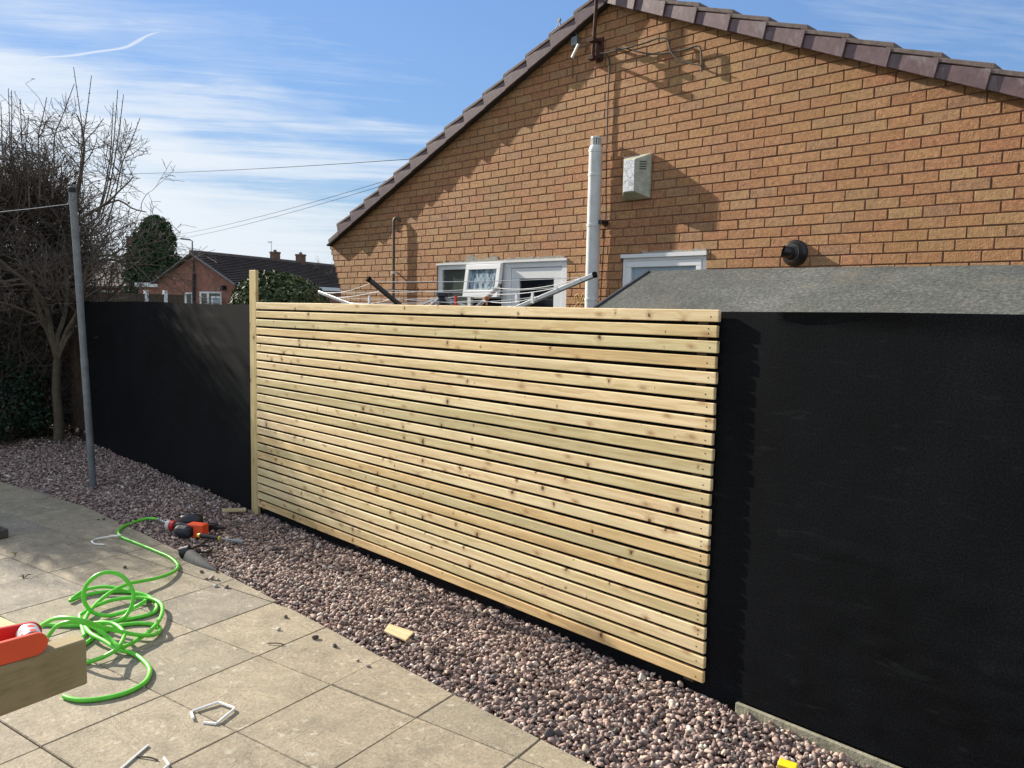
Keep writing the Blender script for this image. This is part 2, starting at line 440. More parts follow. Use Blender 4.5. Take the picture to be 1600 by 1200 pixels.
def mat_mesh():
    m, t, b, co = new_mat('black woven shade mesh')
    weave = t.noise(t.mapping(co, scale=(150, 1, 150)), 1.0, 2, .6)
    lowf = t.noise(t.mapping(co, scale=(2.0, 1, 1.4)), 1.0, 4, .6)
    c = t.mix(t.ramp(weave, [(.35, 0), (.7, 1)]), (.0016, .0022, .0032), (.0075, .0086, .0105))
    c = t.mix(1.0, c, t.ramp(lowf, [(.3, .6), (.7, 1.6)]), 'MULTIPLY')
    dust = t.noise(t.mapping(co, scale=(5, 1, 26)), 1.0, 6, .72, .8)
    c = t.mix(t.ramp(dust, [(.58, 0), (.74, .45)]), c, (.026, .028, .030))
    t.put(b.inputs['Base Color'], c)
    b.inputs['Roughness'].default_value = .55; b.inputs['Specular IOR Level'].default_value = .07
    b.inputs['Sheen Weight'].default_value = .015; b.inputs['Sheen Roughness'].default_value = .5
    h = t.math('ADD', t.math('MULTIPLY', weave, .35), t.math('MULTIPLY', t.noise(t.mapping(co, scale=(30, 1, 60)), 1.0, 4, .6), .6))
    t.put(b.inputs['Normal'], t.bump(h, .35, .002))
    return m


def mat_felt():
    m, t, b, co = new_mat('mineral roofing felt')
    f1 = t.noise(co, 62, 6, .85); f2 = t.noise(co, 2.2, 5, .65); f3 = t.noise(co, 75, 3, .6)
    c = t.ramp(f1, [(.34, (.022, .024, .021)), (.5, (.066, .069, .060)), (.63, (.145, .148, .130)), (.74, (.29, .29, .26))])
    c = t.mix(1.0, c, t.ramp(f2, [(.28, .55), (.52, 1), (.72, 1.55)]), 'MULTIPLY')
    c = t.mix(t.ramp(t.noise(co, 3.4, 4, .6), [(.55, 0), (.72, .35)]), c, (.17, .135, .085))
    t.put(b.inputs['Base Color'], c)
    b.inputs['Roughness'].default_value = .8
    t.put(b.inputs['Normal'], t.bump(t.math('ADD', f1, f3), .6, .003))
    return m


def mat_leaf(name, ca, cb, cc, rough=.45):
    m, t, b, co = new_mat(name)
    isl = t.new('ShaderNodeNewGeometry').outputs['Random Per Island']
    c = t.ramp(isl, [(0, ca), (.5, cb), (.85, cb), (1, cc)])
    t.put(b.inputs['Base Color'], c)
    b.inputs['Roughness'].default_value = rough; b.inputs['Specular IOR Level'].default_value = .2
    return m


WOOD = mat_wood('pale treated softwood', (.76, .59, .355), (.86, .71, .47))
WOODV = mat_wood('planed softwood board', (.62, .47, .25), (.68, .54, .31), 'Z')
WOODOFF = mat_wood('softwood offcut', (.62, .49, .31), (.72, .59, .40))
OLDWOOD = simple('weathered brown fence wood', (.085, .062, .045), .85, .2, 0, .35, 14, (40, .4, .004))
SCREW = simple('dark screw', (.05, .045, .04), .4, .5, .6, .1)
BRICK = mat_brick()
MORTAR = simple('dark red mortar', (.20, .105, .07), .95, .1, 0, .25, 60, (200, .5, .004))
CEMENT = simple('grey cement smear', (.36, .33, .29), .95, .1, 0, .3, 40, (70, .8, .01))
SLAB = mat_slab()
JOINT = simple('sandy joint', (.17, .135, .095), .95, .1, 0, .3, 30, (120, .6, .005))
PEBBLE = mat_pebble()
SOIL = simple('dark soil', (.055, .042, .034), .95, .1, 0, .4, 12, (50, .7, .01))
GRASS = simple('rough lawn soil', (.075, .085, .04), .95, .1, 0, .4, 3, (40, .7, .02))
MESH = mat_mesh()
FELT = mat_felt()
FELTEDGE = simple('folded felt edge', (.045, .048, .052), .6, .3, 0, .3, 20, (60, .4, .003))
ROOFT = simple('purple brown concrete tile', (.105, .070, .072), .5, .4, 0, .32, 16, (90, .4, .003))
def mat_cloak():
    m, t, b, co = new_mat('purple brown concrete verge')
    c = t.mix(1.0, (.115, .068, .074), t.ramp(t.noise(co, 14, 5, .65), [(.3, .75), (.7, 1.35)]), 'MULTIPLY')
    st = t.noise(t.mapping(co, scale=(9, 9, 4)), 1.0, 5, .7, .8)
    c = t.mix(t.ramp(st, [(.56, 0), (.66, .28), (.78, .6)]), c, (.34, .31, .31))
    t.put(b.inputs['Base Color'], c); b.inputs['Roughness'].default_value = .42; b.inputs['Specular IOR Level'].default_value = .45
    t.put(b.inputs['Normal'], t.bump(t.noise(co, 80, 4, .6), .35, .003)); return m
ROOFT = mat_cloak()
ROOFTOP = simple('grey brown weathered tile', (.170, .130, .118), .75, .25, 0, .3, 22, (90, .5, .004))
UNDER = simple('dark undercloak', (.05, .045, .042), .8, .2)
UPVC = simple('white upvc', (.78, .78, .78), .3, .5, 0, .05, 4)
GREYW = simple('weathered white plastic', (.66, .67, .66), .5, .4, 0, .10, 12)
GALV = simple('galvanised steel', (.20, .225, .25), .55, .4, .35, .22, 14, (60, .3, .002))
ALU = simple('dull aluminium', (.40, .42, .44), .4, .5, .7, .08, 12)
DARKTUBE = simple('dark grey plastic tube', (.07, .065, .06), .5, .4, 0, .15)
BLACKP = simple('black plastic', (.014, .015, .018), .35, .5, 0, .2, 20)
RUST = simple('rusty steel', (.07, .032, .024), .8, .3, .2, .5, 30, (80, .6, .004))
COPPER = simple('brown copper pipe', (.11, .085, .062), .55, .4, .2, .3, 20)
ORANGE = simple('orange red plastic', (.78, .085, .025), .38, .5, 0, .06, 20)
REDP = simple('deep red plastic', (.55, .018, .02), .35, .5, 0, .06, 20)
HOSEM = simple('green rubber hose', (.13, .62, .045), .38, .5, 0, .10, 25)
WHITEP = simple('white plastic strip', (.90, .89, .86), .45, .4, 0, .03, 20)
CABLE = simple('grey cable', (.10, .085, .07), .7, .2, 0, .2)
WIREM = simple('dark overhead wire', (.07, .07, .075), .9, .05, 0, .1)
YELLOW = simple('yellow plastic', (.85, .62, .02), .4, .5, 0, .05)
CONC = simple('mossy concrete', (.27, .255, .19), .9, .2, 0, .35, 14, (60, .6, .006))

def mat_glass(name, col, rough=.05):
    m, t, b, co = new_mat(name)
    t.put(b.inputs['Base Color'], t.mix(t.noise(co, 3, 3), col, tuple(q * .6 for q in col)))
    b.inputs['Roughness'].default_value = rough; b.inputs['Specular IOR Level'].default_value = .8
    return m
GLASS = mat_glass('dark window glass', (.014, .019, .024))
GLASSB = mat_glass('window glass with a blind', (.10, .115, .10))
GLASSP = mat_glass('pale frosted glass', (.33, .42, .52), .25)
def mat_obscure():
    m, t, b, co = new_mat('patterned obscure glass')
    n = t.noise(t.mapping(co, scale=(36, 36, 9)), 1.0, 4, .6, 1.2)
    t.put(b.inputs['Base Color'], t.ramp(n, [(.42, (.08, .11, .14)), (.55, (.36, .45, .52))]))
    b.inputs['Roughness'].default_value = .22
    return m
GLASSO = mat_obscure()
BARK = simple('hawthorn bark', (.105, .085, .060), .85, .2, 0, .35, 30, (70, .6, .006))
TWIG = simple('dark twig', (.115, .092, .075), .8, .3, 0, .4, 8)
LEAFD = mat_leaf('dark evergreen leaf', (.016, .032, .020), (.027, .050, .030), (.052, .08, .045))
LEAFC = mat_leaf('conifer foliage', (.018, .042, .018), (.032, .070, .026), (.06, .11, .035), .8)
LEAFB = mat_leaf('glossy shrub leaf', (.035, .055, .020), (.075, .105, .038), (.22, .23, .11), .6)
LEAFX = mat_leaf('dry brown leaf', (.06, .04, .025), (.09, .06, .035), (.16, .11, .06), .7)
FBRICK = simple('far red brick', (.29, .142, .110), .9, .15, 0, .18, 6, (16, .4, .02))
FBRICKD = simple('far dark brick', (.17, .10, .075), .9, .15, 0, .25, 8)
FTILE = simple('far dark brown tile', (.125, .098, .090), .75, .3, 0, .25, 3)
FWHITE = simple('far white paint', (.74, .75, .76), .5, .3, 0, .05, 4)
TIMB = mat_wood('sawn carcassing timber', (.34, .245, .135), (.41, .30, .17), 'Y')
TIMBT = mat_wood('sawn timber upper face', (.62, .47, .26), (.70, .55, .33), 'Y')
WICKER = simple('golden wicker', (.42, .27, .09), .6, .3, 0, .3, 60)

# ------------------------------------------------------------------ ground
g = MB(); R_ = 400
g.add([(-R_, -R_, -.09), (R_, -R_, -.09), (R_, R_, -.09), (-R_, R_, -.09)], [(0, 1, 2, 3)])
struct(g.build('ground', GRASS, origin=(0, 0, -.09)))

EDGE = [(-6.0, -1.75), (-3.2, -1.38), (-2.36, -1.135), (-1.75, -.985), (-1.183, -.885), (-.3, -.825), (.562, -.785), (1.012, -.762), (2.152, -.735), (2.613, -.729), (3.078, -.719), (3.534, -.703), (4.3, -.67), (6.5, -.56)]
EX = np.array([e[0] for e in EDGE]); EY = np.array([e[1] for e in EDGE])
def edge_y(x): return np.interp(x, EX, EY)

g = MB(); xs = np.linspace(-6, 6.5, 60)
v = [(x, edge_y(x) - .12, -.05) for x in xs] + [(x, .30, -.05) for x in xs]; n = len(xs)
g.add(v, [(i, i + 1, n + i + 1, n + i) for i in range(n - 1)])
struct(g.build('gravel_bed', SOIL))

# patio: slabs on a bed, cut along the edge
TH = math.radians(11.62)
A_ = np.array([math.cos(TH), math.sin(TH)]); B_ = np.array([math.sin(TH), -math.cos(TH)]); G0 = np.array([2.231, -1.1228]); S_ = .4545
def clip(poly, p, nrm):
    out = []
    for i in range(len(poly)):
        a, b = poly[i], poly[(i + 1) % len(poly)]
        da, db = float((a - p) @ nrm), float((b - p) @ nrm)
        if da <= 0: out.append(a)
        if (da <= 0) != (db <= 0): out.append(a + (b - a) * (da / (da - db)))
    return out
g = MB(); bed = MB()
rr = random.Random(3)
for j in range(-3, 14):
    for k in range(-22, 12):
        c0 = G0 + A_ * k * S_ + B_ * j * S_
        ctr = c0 + A_ * S_ / 2 + B_ * S_ / 2
        if not (-6.2 < ctr[0] < 7.2 and -6.5 < ctr[1]): continue
        gp = .0019
        poly = [c0 + A_ * gp + B_ * gp, c0 + A_ * gp + B_ * (S_ - gp), c0 + A_ * (S_ - gp) + B_ * (S_ - gp), c0 + A_ * (S_ - gp) + B_ * gp]
        xs_ = [p[0] for p in poly]; x0, x1 = min(xs_), max(xs_)
        p0 = np.array([x0, edge_y(x0)]); p1 = np.array([x1, edge_y(x1)]); dd = p1 - p0
        nr = np.array([-dd[1], dd[0]])
        poly = clip(poly, p0, nr)
        if len(poly) < 3: continue
        ar = .5 * abs(sum(poly[i][0] * poly[(i + 1) % len(poly)][1] - poly[(i + 1) % len(poly)][0] * poly[i][1] for i in range(len(poly))))
        if ar < .004: continue
        # shrink for an arris
        cen = sum(poly) / len(poly); zt = rr.uniform(-.0018, .0018); tx, ty = rr.uniform(-.003, .003), rr.uniform(-.003, .003)
        def zz(p): return zt + tx * (p[0] - cen[0]) + ty * (p[1] - cen[1])
        top = [p + (cen - p) / np.linalg.norm(cen - p) * .0036 for p in poly]
        n = len(poly)
        vv = [(p[0], p[1], zz(p)) for p in top] + [(p[0], p[1], zz(p) - .0045) for p in poly] + [(p[0], p[1], -.045) for p in poly]
        ff = [tuple(range(n))] + [(i, n + i, n + (i + 1) % n, (i + 1) % n) for i in range(n)] + [(n + i, 2 * n + i, 2 * n + (i + 1) % n, n + (i + 1) % n) for i in range(n)]
        g.add(vv, ff)
struct(g.build('patio', SLAB, origin=(0, 0, 0)))
xs = np.linspace(-6.2, 7.2, 70); n = len(xs)
bed.add([(x, edge_y(x) - .02, -.010) for x in xs] + [(x, -6.6, -.010) for x in xs], [(n + i, n + i + 1, i + 1, i) for i in range(n - 1)])
struct(bed.build('patio_joint_bed', JOINT, origin=(0, 0, -.01)))


# pebbles of the gravel: too many to count
def pebbles(name, P, S, mat, seed):
    rg = np.random.default_rng(seed)
    bm = bmesh.new(); bmesh.ops.create_icosphere(bm, subdivisions=2, radius=1.0)
    V = np.array([v.co[:] for v in bm.verts]); Fc = np.array([[v.index for v in f.verts] for f in bm.faces]); bm.free()
    N = len(P); nv = len(V)
    ph = rg.uniform(0, 6.28, (N, 3)); am = rg.uniform(.06, .22, (N, 3)); fq = rg.normal(0, 1.9, (N, 3, 3))
    out = np.empty((N, nv, 3), np.float32)
    q = rg.normal(size=(N, 4)); q /= np.linalg.norm(q, axis=1)[:, None]
    flat = rg.uniform(0, 1, N) < .7
    yaw = rg.uniform(0, 6.28, N); tl = rg.normal(0, .35, (N, 2))
    q2 = np.stack([np.cos(yaw / 2), tl[:, 0] * .5, tl[:, 1] * .5, np.sin(yaw / 2)], 1); q2 /= np.linalg.norm(q2, axis=1)[:, None]
    q[flat] = q2[flat]
    w, x, y, z = q.T
    Rm = np.stack([np.stack([1 - 2 * (y * y + z * z), 2 * (x * y - z * w), 2 * (x * z + y * w)], -1), np.stack([2 * (x * y + z * w), 1 - 2 * (x * x + z * z), 2 * (y * z - x * w)], -1), np.stack([2 * (x * z - y * w), 2 * (y * z + x * w), 1 - 2 * (x * x + y * y)], -1)], 1)
    sc = np.stack([rg.uniform(.95, 1.35, N), rg.uniform(.75, 1.05, N), rg.uniform(.42, .75, N)], 1) * S[:, None]
    for i0 in range(0, N, 4000):
        sl = slice(i0, min(N, i0 + 4000)); n_ = sl.stop - i0
        d = np.einsum('nij,vj->nvi', fq[sl], V)
        k = 1 + (np.sin(d + ph[sl][:, None, :]) * am[sl][:, None, :]).sum(-1)
        W = V[None] * k[..., None] * sc[sl][:, None, :]
        out[sl] = np.einsum('nij,nvj->nvi', Rm[sl], W) + P[sl][:, None, :]
    me = bpy.data.meshes.new(name)
    me.vertices.add(N * nv); me.vertices.foreach_set('co', out.reshape(-1))
    T = (Fc[None] + (np.arange(N) * nv)[:, None, None]).reshape(-1).astype(np.int32)
    nt = len(T) // 3
    me.loops.add(len(T)); me.loops.foreach_set('vertex_index', T)
    me.polygons.add(nt); me.polygons.foreach_set('loop_start', np.arange(nt, dtype=np.int32) * 3)
    me.polygons.foreach_set('use_smooth', np.ones(nt, bool))
    me.update(calc_edges=True); me.materials.append(mat)
    o = bpy.data.objects.new(name, me); COL.objects.link(o); return o

def gravel_points():
    P = []; S = []
    for layer, (sp, z0, zs) in enumerate(((.0210, -.024, .004), (.0215, -.012, .006), (.036, -.002, .005))):
        gx, gy = np.meshgrid(np.arange(-5.2, 5.4, sp), np.arange(-1.6, .09, sp))
        p = np.stack([gx.ravel(), gy.ravel()], 1) + RNG.uniform(-.5, .5, (gx.size, 2)) * sp
        ey = edge_y(p[:, 0])
        sz = np.clip(RNG.lognormal(math.log(.0098), .22, len(p)), .007, .0175)
        keep = (p[:, 1] > ey + sz * .9) & (p[:, 1] < .034)
        cz = CAM[2]; rel = p - CAM[:2]
        dep = rel @ AX_W[:2] + (0 - cz) * AX_W[2]; rx = (rel @ AX_R[:2] - cz * AX_R[2]) / np.maximum(dep, .1)
        keep &= (dep > .5) & (rx < .72) & (rx > -.80)
        p, sz, ey2 = p[keep], sz[keep], ey[keep]
        un = .006 * np.sin(p[:, 0] * 5.1 + 2 * np.sin(p[:, 1] * 6)) + .005 * np.sin(p[:, 0] * 11 + p[:, 1] * 17)
        z = z0 + un + RNG.normal(0, zs, len(p)) - .012 * np.exp(-(p[:, 1] - ey2) / .05)
        P.append(np.column_stack([p, z])); S.append(sz)
    return np.vstack(P), np.concatenate(S)
P, S = gravel_points()
struct(pebbles('gravel', P, S, PEBBLE, 5), 'stuff')

# ------------------------------------------------------------------ slatted screen
Z0, PITCH, LEN = .058, .060, 3.755
scr = thing('slatted_fence_panel', 'pale new timber screen of narrow horizontal slats between black mesh', 'fence panel', (1.88, .01, Z0))
rs = random.Random(5)
for i in range(25):
    zb = Z0 + i * PITCH
    b = MB(); jit = rs.uniform(-.003, .003); x1 = LEN + rs.uniform(-.004, .006)
    yo = rs.uniform(-.0008, .0008); hz = .0463 + rs.uniform(-.0006, .0006)
    # a slat drawn as 8 slightly bowed lengths
    nseg = 9; bow = [rs.uniform(-.0011, .0011) for _ in range(nseg + 1)]
    V = []
    for k in range(nseg + 1):
        x = .001 + (x1 - .001) * k / nseg; dz = bow[k]
        if k in (0, nseg): dz *= .3
        V += [(x, yo, zb + dz), (x, yo + .0185, zb + dz), (x, yo + .0185, zb + hz + dz), (x, yo, zb + hz + dz)]
    Fs = [(0, 1, 2, 3), tuple(4 * nseg + q for q in (3, 2, 1, 0))]
    for k in range(nseg):
        a = 4 * k; Fs += [(a + q, a + (q + 1) % 4, a + 4 + (q + 1) % 4, a + 4 + q) for q in range(4)]
    b.add(V, Fs)
    o = b.build('slat', [WOOD, SCREW], scr, bevel=.0040, seg=3)
    me = o.data
    # screw heads
    bm = bmesh.new(); bm.from_mesh(me)
    lo = world_loc(scr)
    for sx in (x1 - .034 + rs.uniform(-.004, .004), .035):
        for dz in ((.014, .033) if rs.random() < .35 else (.023 + rs.uniform(-.006, .006),)):
            mt = Matrix.Translation(Vector((sx - lo[0], yo - .0001 - lo[1], zb + dz - lo[2]))) @ Matrix.Rotation(math.pi / 2, 4, 'X')
            r = bmesh.ops.create_cone(bm, segments=8, radius1=.0032, radius2=.0028, depth=.0012, cap_ends=True, matrix=mt)
            for vv in r['verts']:
                for f in vv.link_faces: f.material_index = 1
    bm.to_mesh(me); bm.free()
for x in (.05, 1.27, 2.62, LEN - .075):
    MB().box(x - .022, x + .022, .0190, .0270, Z0 - .02, Z0 + 25 * PITCH - .020).build('batten', BLACKP if False else OLDWOOD, scr)
brd = MB().box(-.100, -.001, .0005, .0225, -.03, 1.775).build('tall_timber_board', WOODV, None, bevel=.0015, origin=(-.05, .011, -.03))
tag(brd, 'tall pale upright board at the left end of the slats, rising above them', 'timber post')

# black shade mesh over the old fence, left and right runs
def cloth(x0, x1, z0f, z1f, seed, amp, right):
    rg = random.Random(seed); nx, nz = int((x1 - x0) / .03), 56
    wv = [(rg.uniform(.6, 3), rg.uniform(-7, 7), rg.uniform(0, 6.28), rg.uniform(.3, 1)) for _ in range(10)]
    folds = [(rg.uniform(4.3, 6.2) if right else rg.uniform(-3.8, -.5), rg.uniform(.1, .75) if right else rg.uniform(.6, 1.45), rg.uniform(-.25, .12), rg.uniform(.12, .4), rg.uniform(.008, .016)) for _ in range(40)]
    V = []
    for j in range(nz + 1):
        for i in range(nx + 1):
            x = x0 + (x1 - x0) * i / nx; s = j / nz
            z = z0f(x) + (z1f(x) - z0f(x)) * s
            d = sum(a * math.sin(kx * x + kz * z + p) for kx, kz, p, a in wv) / 10
            w = .35 + .65 * (1 - s)
            if right: w *= min(1, max(0, (x - 3.9) / .6))
            y = .0285 - amp * d * w
            for fx_, fz_, sl_, ln_, wd_ in folds:
                u_ = (x - fx_) / ln_
                if abs(u_) < 2:
                    q = (z - fz_ - sl_ * (x - fx_)) / wd_
                    if abs(q) < 4: y -= .0042 * math.exp(-u_ * u_ - q * q)
            if right and x > 4.0:
                y += .020 * (1 - math.exp(-(x - 4.0) / .45)) * (.3 + .7 * s) * .6
                hem = 1 - (.012 + .055 * min(1.2, x - 4.0))
                if s > hem: y -= .014 * (s - hem) / (1 - hem)
            V.append((x, y, z))
    n1 = len(V); V += [(x, .0445, z) for x, y, z in V]
    id_ = lambda i, j: j * (nx + 1) + i
    Fs = []
    for j in range(nz):
        for i in range(nx):
            a, b, c, d = id_(i, j), id_(i + 1, j), id_(i + 1, j + 1), id_(i, j + 1)
            Fs.append((a, b, c, d)); Fs.append((n1 + d, n1 + c, n1 + b, n1 + a))
    for i in range(nx):
        Fs.append((n1 + id_(i, 0), n1 + id_(i + 1, 0), id_(i + 1, 0), id_(i, 0))); Fs.append((id_(i, nz), id_(i + 1, nz), n1 + id_(i + 1, nz), n1 + id_(i, nz)))
    for j in range(nz):
        Fs.append((id_(0, j), id_(0, j + 1), n1 + id_(0, j + 1), n1 + id_(0, j))); Fs.append((n1 + id_(nx, j), n1 + id_(nx, j + 1), id_(nx, j + 1), id_(nx, j)))
    m = MB(); m.add(V, Fs); return m
o = cloth(-4.0, -.06, lambda x: -.03 + .05 * max(0, (-1.5 - x) / 2.5), lambda x: 1.531 + .006 * math.sin(x * 2.1), 2, .007, False).build('shade_mesh', MESH, None, smooth=True, origin=(-2, .04, 0))
tag(o, 'black shade mesh sheet to the left of the slats, streaked with twig shadows', 'shade mesh')
o = cloth(-.058, 6.6, lambda x: .035 if x > 3.9 else .0, lambda x: 1.536 + .009 * min(1, max(0, (x - 3.6) / .8)), 4, .009, True).build('shade_mesh', MESH, None, smooth=True, origin=(5, .04, 0))
tag(o, 'large plain black shade mesh sheet to the right of the slats below the shed roof', 'shade mesh')
of = thing('wooden_fence', 'old brown garden fence hidden behind the black mesh, bare at its left end', 'fence', (1, .08, -.05))
m_ = MB()
x = -4.95
ro = random.Random(9)
while x < 6.6:
    w = .118; gap = .014 if x < -3.95 else .001
    m_.box(x, x + w, .056 + ro.uniform(0, .004), .074, .10, 1.50 + (ro.uniform(-.02, .0) if x < -3.95 else 0)); x += w + gap
m_.build('fence_board', OLDWOOD, of)
m_ = MB()
for z in (.35, 1.2): m_.box(-4.95, 6.6, .0765, .11, z - .03, z + .03)
m_.build('rail', OLDWOOD, of)
MB().box(3.90, 6.6, .010, .0270, -.06, .030).build('gravel_board', CONC, of, bevel=.003)

# ------------------------------------------------------------------ brick house
WY = 2.95; AXX = .77; AZ = 4.205; SL = .417
house = thing('brick_house', 'orange brick bungalow gable with purple brown tiled roof behind the fence', 'house', (AXX, 7, -.09))
OPEN = [(-1.600, .330, -.1, 2.018), (.978, 1.832, .95, 2.030)]
LEFTX, RIGHTX = -3.555, 5.095
gable = [np.array(p) for p in ((LEFTX - .3, -.1), (RIGHTX, -.1), (RIGHTX, AZ - SL * (RIGHTX - AXX)), (AXX, AZ), (LEFTX - .3, AZ - SL * (AXX - LEFTX + .3)))]
def clip_gable(poly):
    nrm1 = np.array([SL, 1.0]); nrm2 = np.array([-SL, 1.0]); ap = np.array([AXX, AZ])
    poly = clip(poly, ap, nrm1)
    if len(poly) > 2: poly = clip(poly, ap, nrm2)
    return poly
wb = MB(); rb = random.Random(21)
CH, BL, JT = .075, .2255, .0095
def add_brick(x0, x1, z0, z1):
    rects = [(x0, x1, z0, z1)]
    for ox0, ox1, oz0, oz1 in OPEN:
        nr = []
        for (a, b, c, d) in rects:
            if b <= ox0 or a >= ox1 or d <= oz0 or c >= oz1: nr.append((a, b, c, d)); continue
            if a < ox0 - .012: nr.append((a, ox0, c, d))
            if b > ox1 + .012: nr.append((ox1, b, c, d))
            if d > oz1 + .012: nr.append((max(a, ox0), min(b, ox1), max(c, oz1), d))
        rects = nr
    for (a, b, c, d) in rects:
        j = lambda: rb.uniform(-.0012, .0012)
        poly = [np.array(p) for p in ((a + j(), c + j()), (b + j(), c + j()), (b + j(), d + j()), (a + j(), d + j()))]
        poly = clip_gable(poly)
        if len(poly) < 3: continue
        n = len(poly); cen = sum(poly) / n; yo = WY + rb.uniform(-.0016, .0016)
        ch = .0022
        fr = []
        for p in poly:
            dv = cen - p; s_ = np.sign(dv); fr.append(p + np.array([s_[0] * min(ch, abs(dv[0])), s_[1] * min(ch, abs(dv[1]))]))
        V = [(p[0], yo, p[1]) for p in fr] + [(p[0], yo + ch * .8, p[1]) for p in poly] + [(p[0], WY + .06, p[1]) for p in poly]
        Fs = [tuple(range(n))] + [(i, n + i, n + (i + 1) % n, (i + 1) % n) for i in range(n)] + [(n + i, 2 * n + i, 2 * n + (i + 1) % n, n + (i + 1) % n) for i in range(n)]
        wb.add(V, Fs)
z = -.06; k = 0
while z < AZ:
    lx = LEFTX
    if 1.80 < z < 2.36: lx = LEFTX - .040 * (int((z - 1.80) / .075) + 1) * .85
    x = lx - (BL / 2 + rb.uniform(-.004, .004) if k % 2 else 0)
    while x < RIGHTX:
        bl = BL + rb.uniform(-.004, .004)
        if x + bl - JT > lx + .02: add_brick(max(x, lx), min(x + bl - JT, RIGHTX), z, z + CH - JT)
        x += bl
    z += CH; k += 1
wall = wb.build('wall', [BRICK], house)
# mortar backing, with the openings left free
mb = MB(); MY = WY + .0052
zt = lambda x: AZ - SL * abs(x - AXX) - .006
segs = sorted({LEFTX + .004, -1.6, .33, .978, 1.832, AXX, RIGHTX - .004})
for a, b in zip(segs[:-1], segs[1:]):
    mid = (a + b) / 2; lo_ = [(-.08, None)]
    spans = [(-.09, 99)]
    for ox0, ox1, oz0, oz1 in OPEN:
        if ox0 - 1e-6 <= a and b <= ox1 + 1e-6:
            ns = []
            for c, d in spans:
                if oz0 > c: ns.append((c, oz0))
                ns.append((oz1, d))
            spans = ns
    for c, d in spans:
        ta, tb = (zt(a), zt(b)) if d == 99 else (d, d)
        mb.prism([(a, MY, c), (b, MY, c), (b, MY, tb), (a, MY, ta)], (0, .09, 0))
for i in range(8):
    zc = 1.80 + i * .075
    mb.box(LEFTX - .034 * (i + 1) + .003, LEFTX + .0035, MY, MY + .08, zc - .06, zc + .0145 if i == 7 else zc + .0149)
mb.build('mortar', MORTAR, house)
sw = MB()
sw.box(LEFTX, LEFTX + .1, WY + .1, 11.8, -.09, 2.35); sw.box(RIGHTX - .1, RIGHTX, WY + .1, 11.8, -.09, 2.35)
sw.prism([(LEFTX, 11.8, -.09), (RIGHTX, 11.8, -.09), (RIGHTX, 11.8, 2.36), (AXX, 11.8, AZ), (LEFTX, 11.8, 2.36)], (0, .1, 0))
sw.build('side_wall', FBRICK, house)
# cement smears over the window heads and the patched bricks
cs = MB(); rc = random.Random(2)
def smear(x0, x1, zc, th, n):
    top = [zc + th * (.25 + .75 * rc.random()) for _ in range(n + 1)]
    for i in range(n):
        xa, xb = x0 + (x1 - x0) * i / n, x0 + (x1 - x0) * (i + 1) / n
        cs.prism([(xa, WY - .004, zc - .006), (xb, WY - .004, zc - .006), (xb, WY - .004, top[i + 1]), (xa, WY - .004, top[i])], (0, .014, 0))
smear(-1.5, -1.12, 2.022, .02, 12); smear(-1.12, -.62, 2.022, .075, 14); smear(-.62, .30, 2.024, .03, 30); cs.build('cement_smear', CEMENT, house); cs = MB(); smear(1.2, 1.83, 2.034, .022, 24)
cs.build('cement_smear', CEMENT, house)

# roof: two slabs, verge tiles on both rakes
OVH = .082; YF = WY - OVH
roof = MB()
cs_, sn_ = 1 / math.hypot(1, SL), SL / math.hypot(1, SL)
for sgn in (-1, 1):
    d = np.array([sgn * cs_, 0, -sn_]); nrm = np.array([sgn * sn_, 0, cs_])
    p0 = np.array([AXX, WY - .02, AZ + .012]); Lr = 4.95 if sgn < 0 else 4.95
    a = p0 + nrm * .0; b = a + d * Lr
    roof.prism([a, b, b + nrm * .082, a + nrm * .082], (0, 9.1, 0))
roof_o = roof.build('roof', ROOFTOP, house)
def verge(sgn):
    d = np.array([sgn * cs_, 0, -sn_]); nrm = np.array([sgn * sn_, 0, cs_]); yv = np.array([0, 1.0, 0])
    apex = np.array([AXX, YF, AZ - .008])
    gauge = .327; nt = 14 if sgn < 0 else 15
    und = MB()
    und.prism([apex + d * .0 + yv * .012, apex + d * 4.93 + yv * .012, apex + d * 4.93 + nrm * .02 + yv * .012, apex + nrm * .02 + yv * .012], (0, OVH - .010, 0))
    und.build('undercloak', UNDER, roof_o)
    for i in range(nt):
        s0, s1 = i * gauge - .03, (i + 1) * gauge + .02
        if i == 0: s0 = .02
        if sgn < 0: s1 = min(s1, 4.95)
        e = MB()
        lift0, lift1 = .0, .028          # lower end rides over the next tile
        b0, b1 = apex + d * s0, apex + d * s1
        h = .080
        # cloak: front plate, deeper at its lower end, with a drip nib
        y0 = -.004 - .010 * ((i % 2) * 0 + 1) * 0
        q = [b0 + nrm * (-.004 + lift0), b1 + nrm * (-.010), b1 + nrm * (h + lift1) - d * .02, b0 + nrm * (h + lift0)]
        yo = yv * (-.0)
        skew = [0.004, -.016, -.016, 0.004]
        front = [p + yv * (sk) for p, sk in zip(q, skew)]
        back = [p + yv * .014 for p in q]
        V = front + back
        e.add(V, [(0, 1, 2, 3), (7, 6, 5, 4), (0, 4, 5, 1), (1, 5, 6, 2), (2, 6, 7, 3), (3, 7, 4, 0)])
        e.build('verge_cloak', ROOFT, roof_o, bevel=.003)
        # tile edge lying on top, weathered, set back a little
        c = MB()
        t0, t1 = apex + d * (s0 - .01) + nrm * (h + .003), apex + d * (s1 - .005) + nrm * (h + lift1 + .006)
        q = [t0, t1, t1 + nrm * .032 - d * .014, t0 + nrm * .028]
        c.prism([p - yv * .012 for p in q], (0, .34, 0))
        c.build('verge_tile', ROOFTOP, roof_o, bevel=.004)
verge(1); verge(-1)
rt = MB()
for i in range(20): rt.lathe((AXX, YF + .01 + i * .455, AZ + .085), (0, 1, 0), [(0, .085), (.44, .09)], 14)
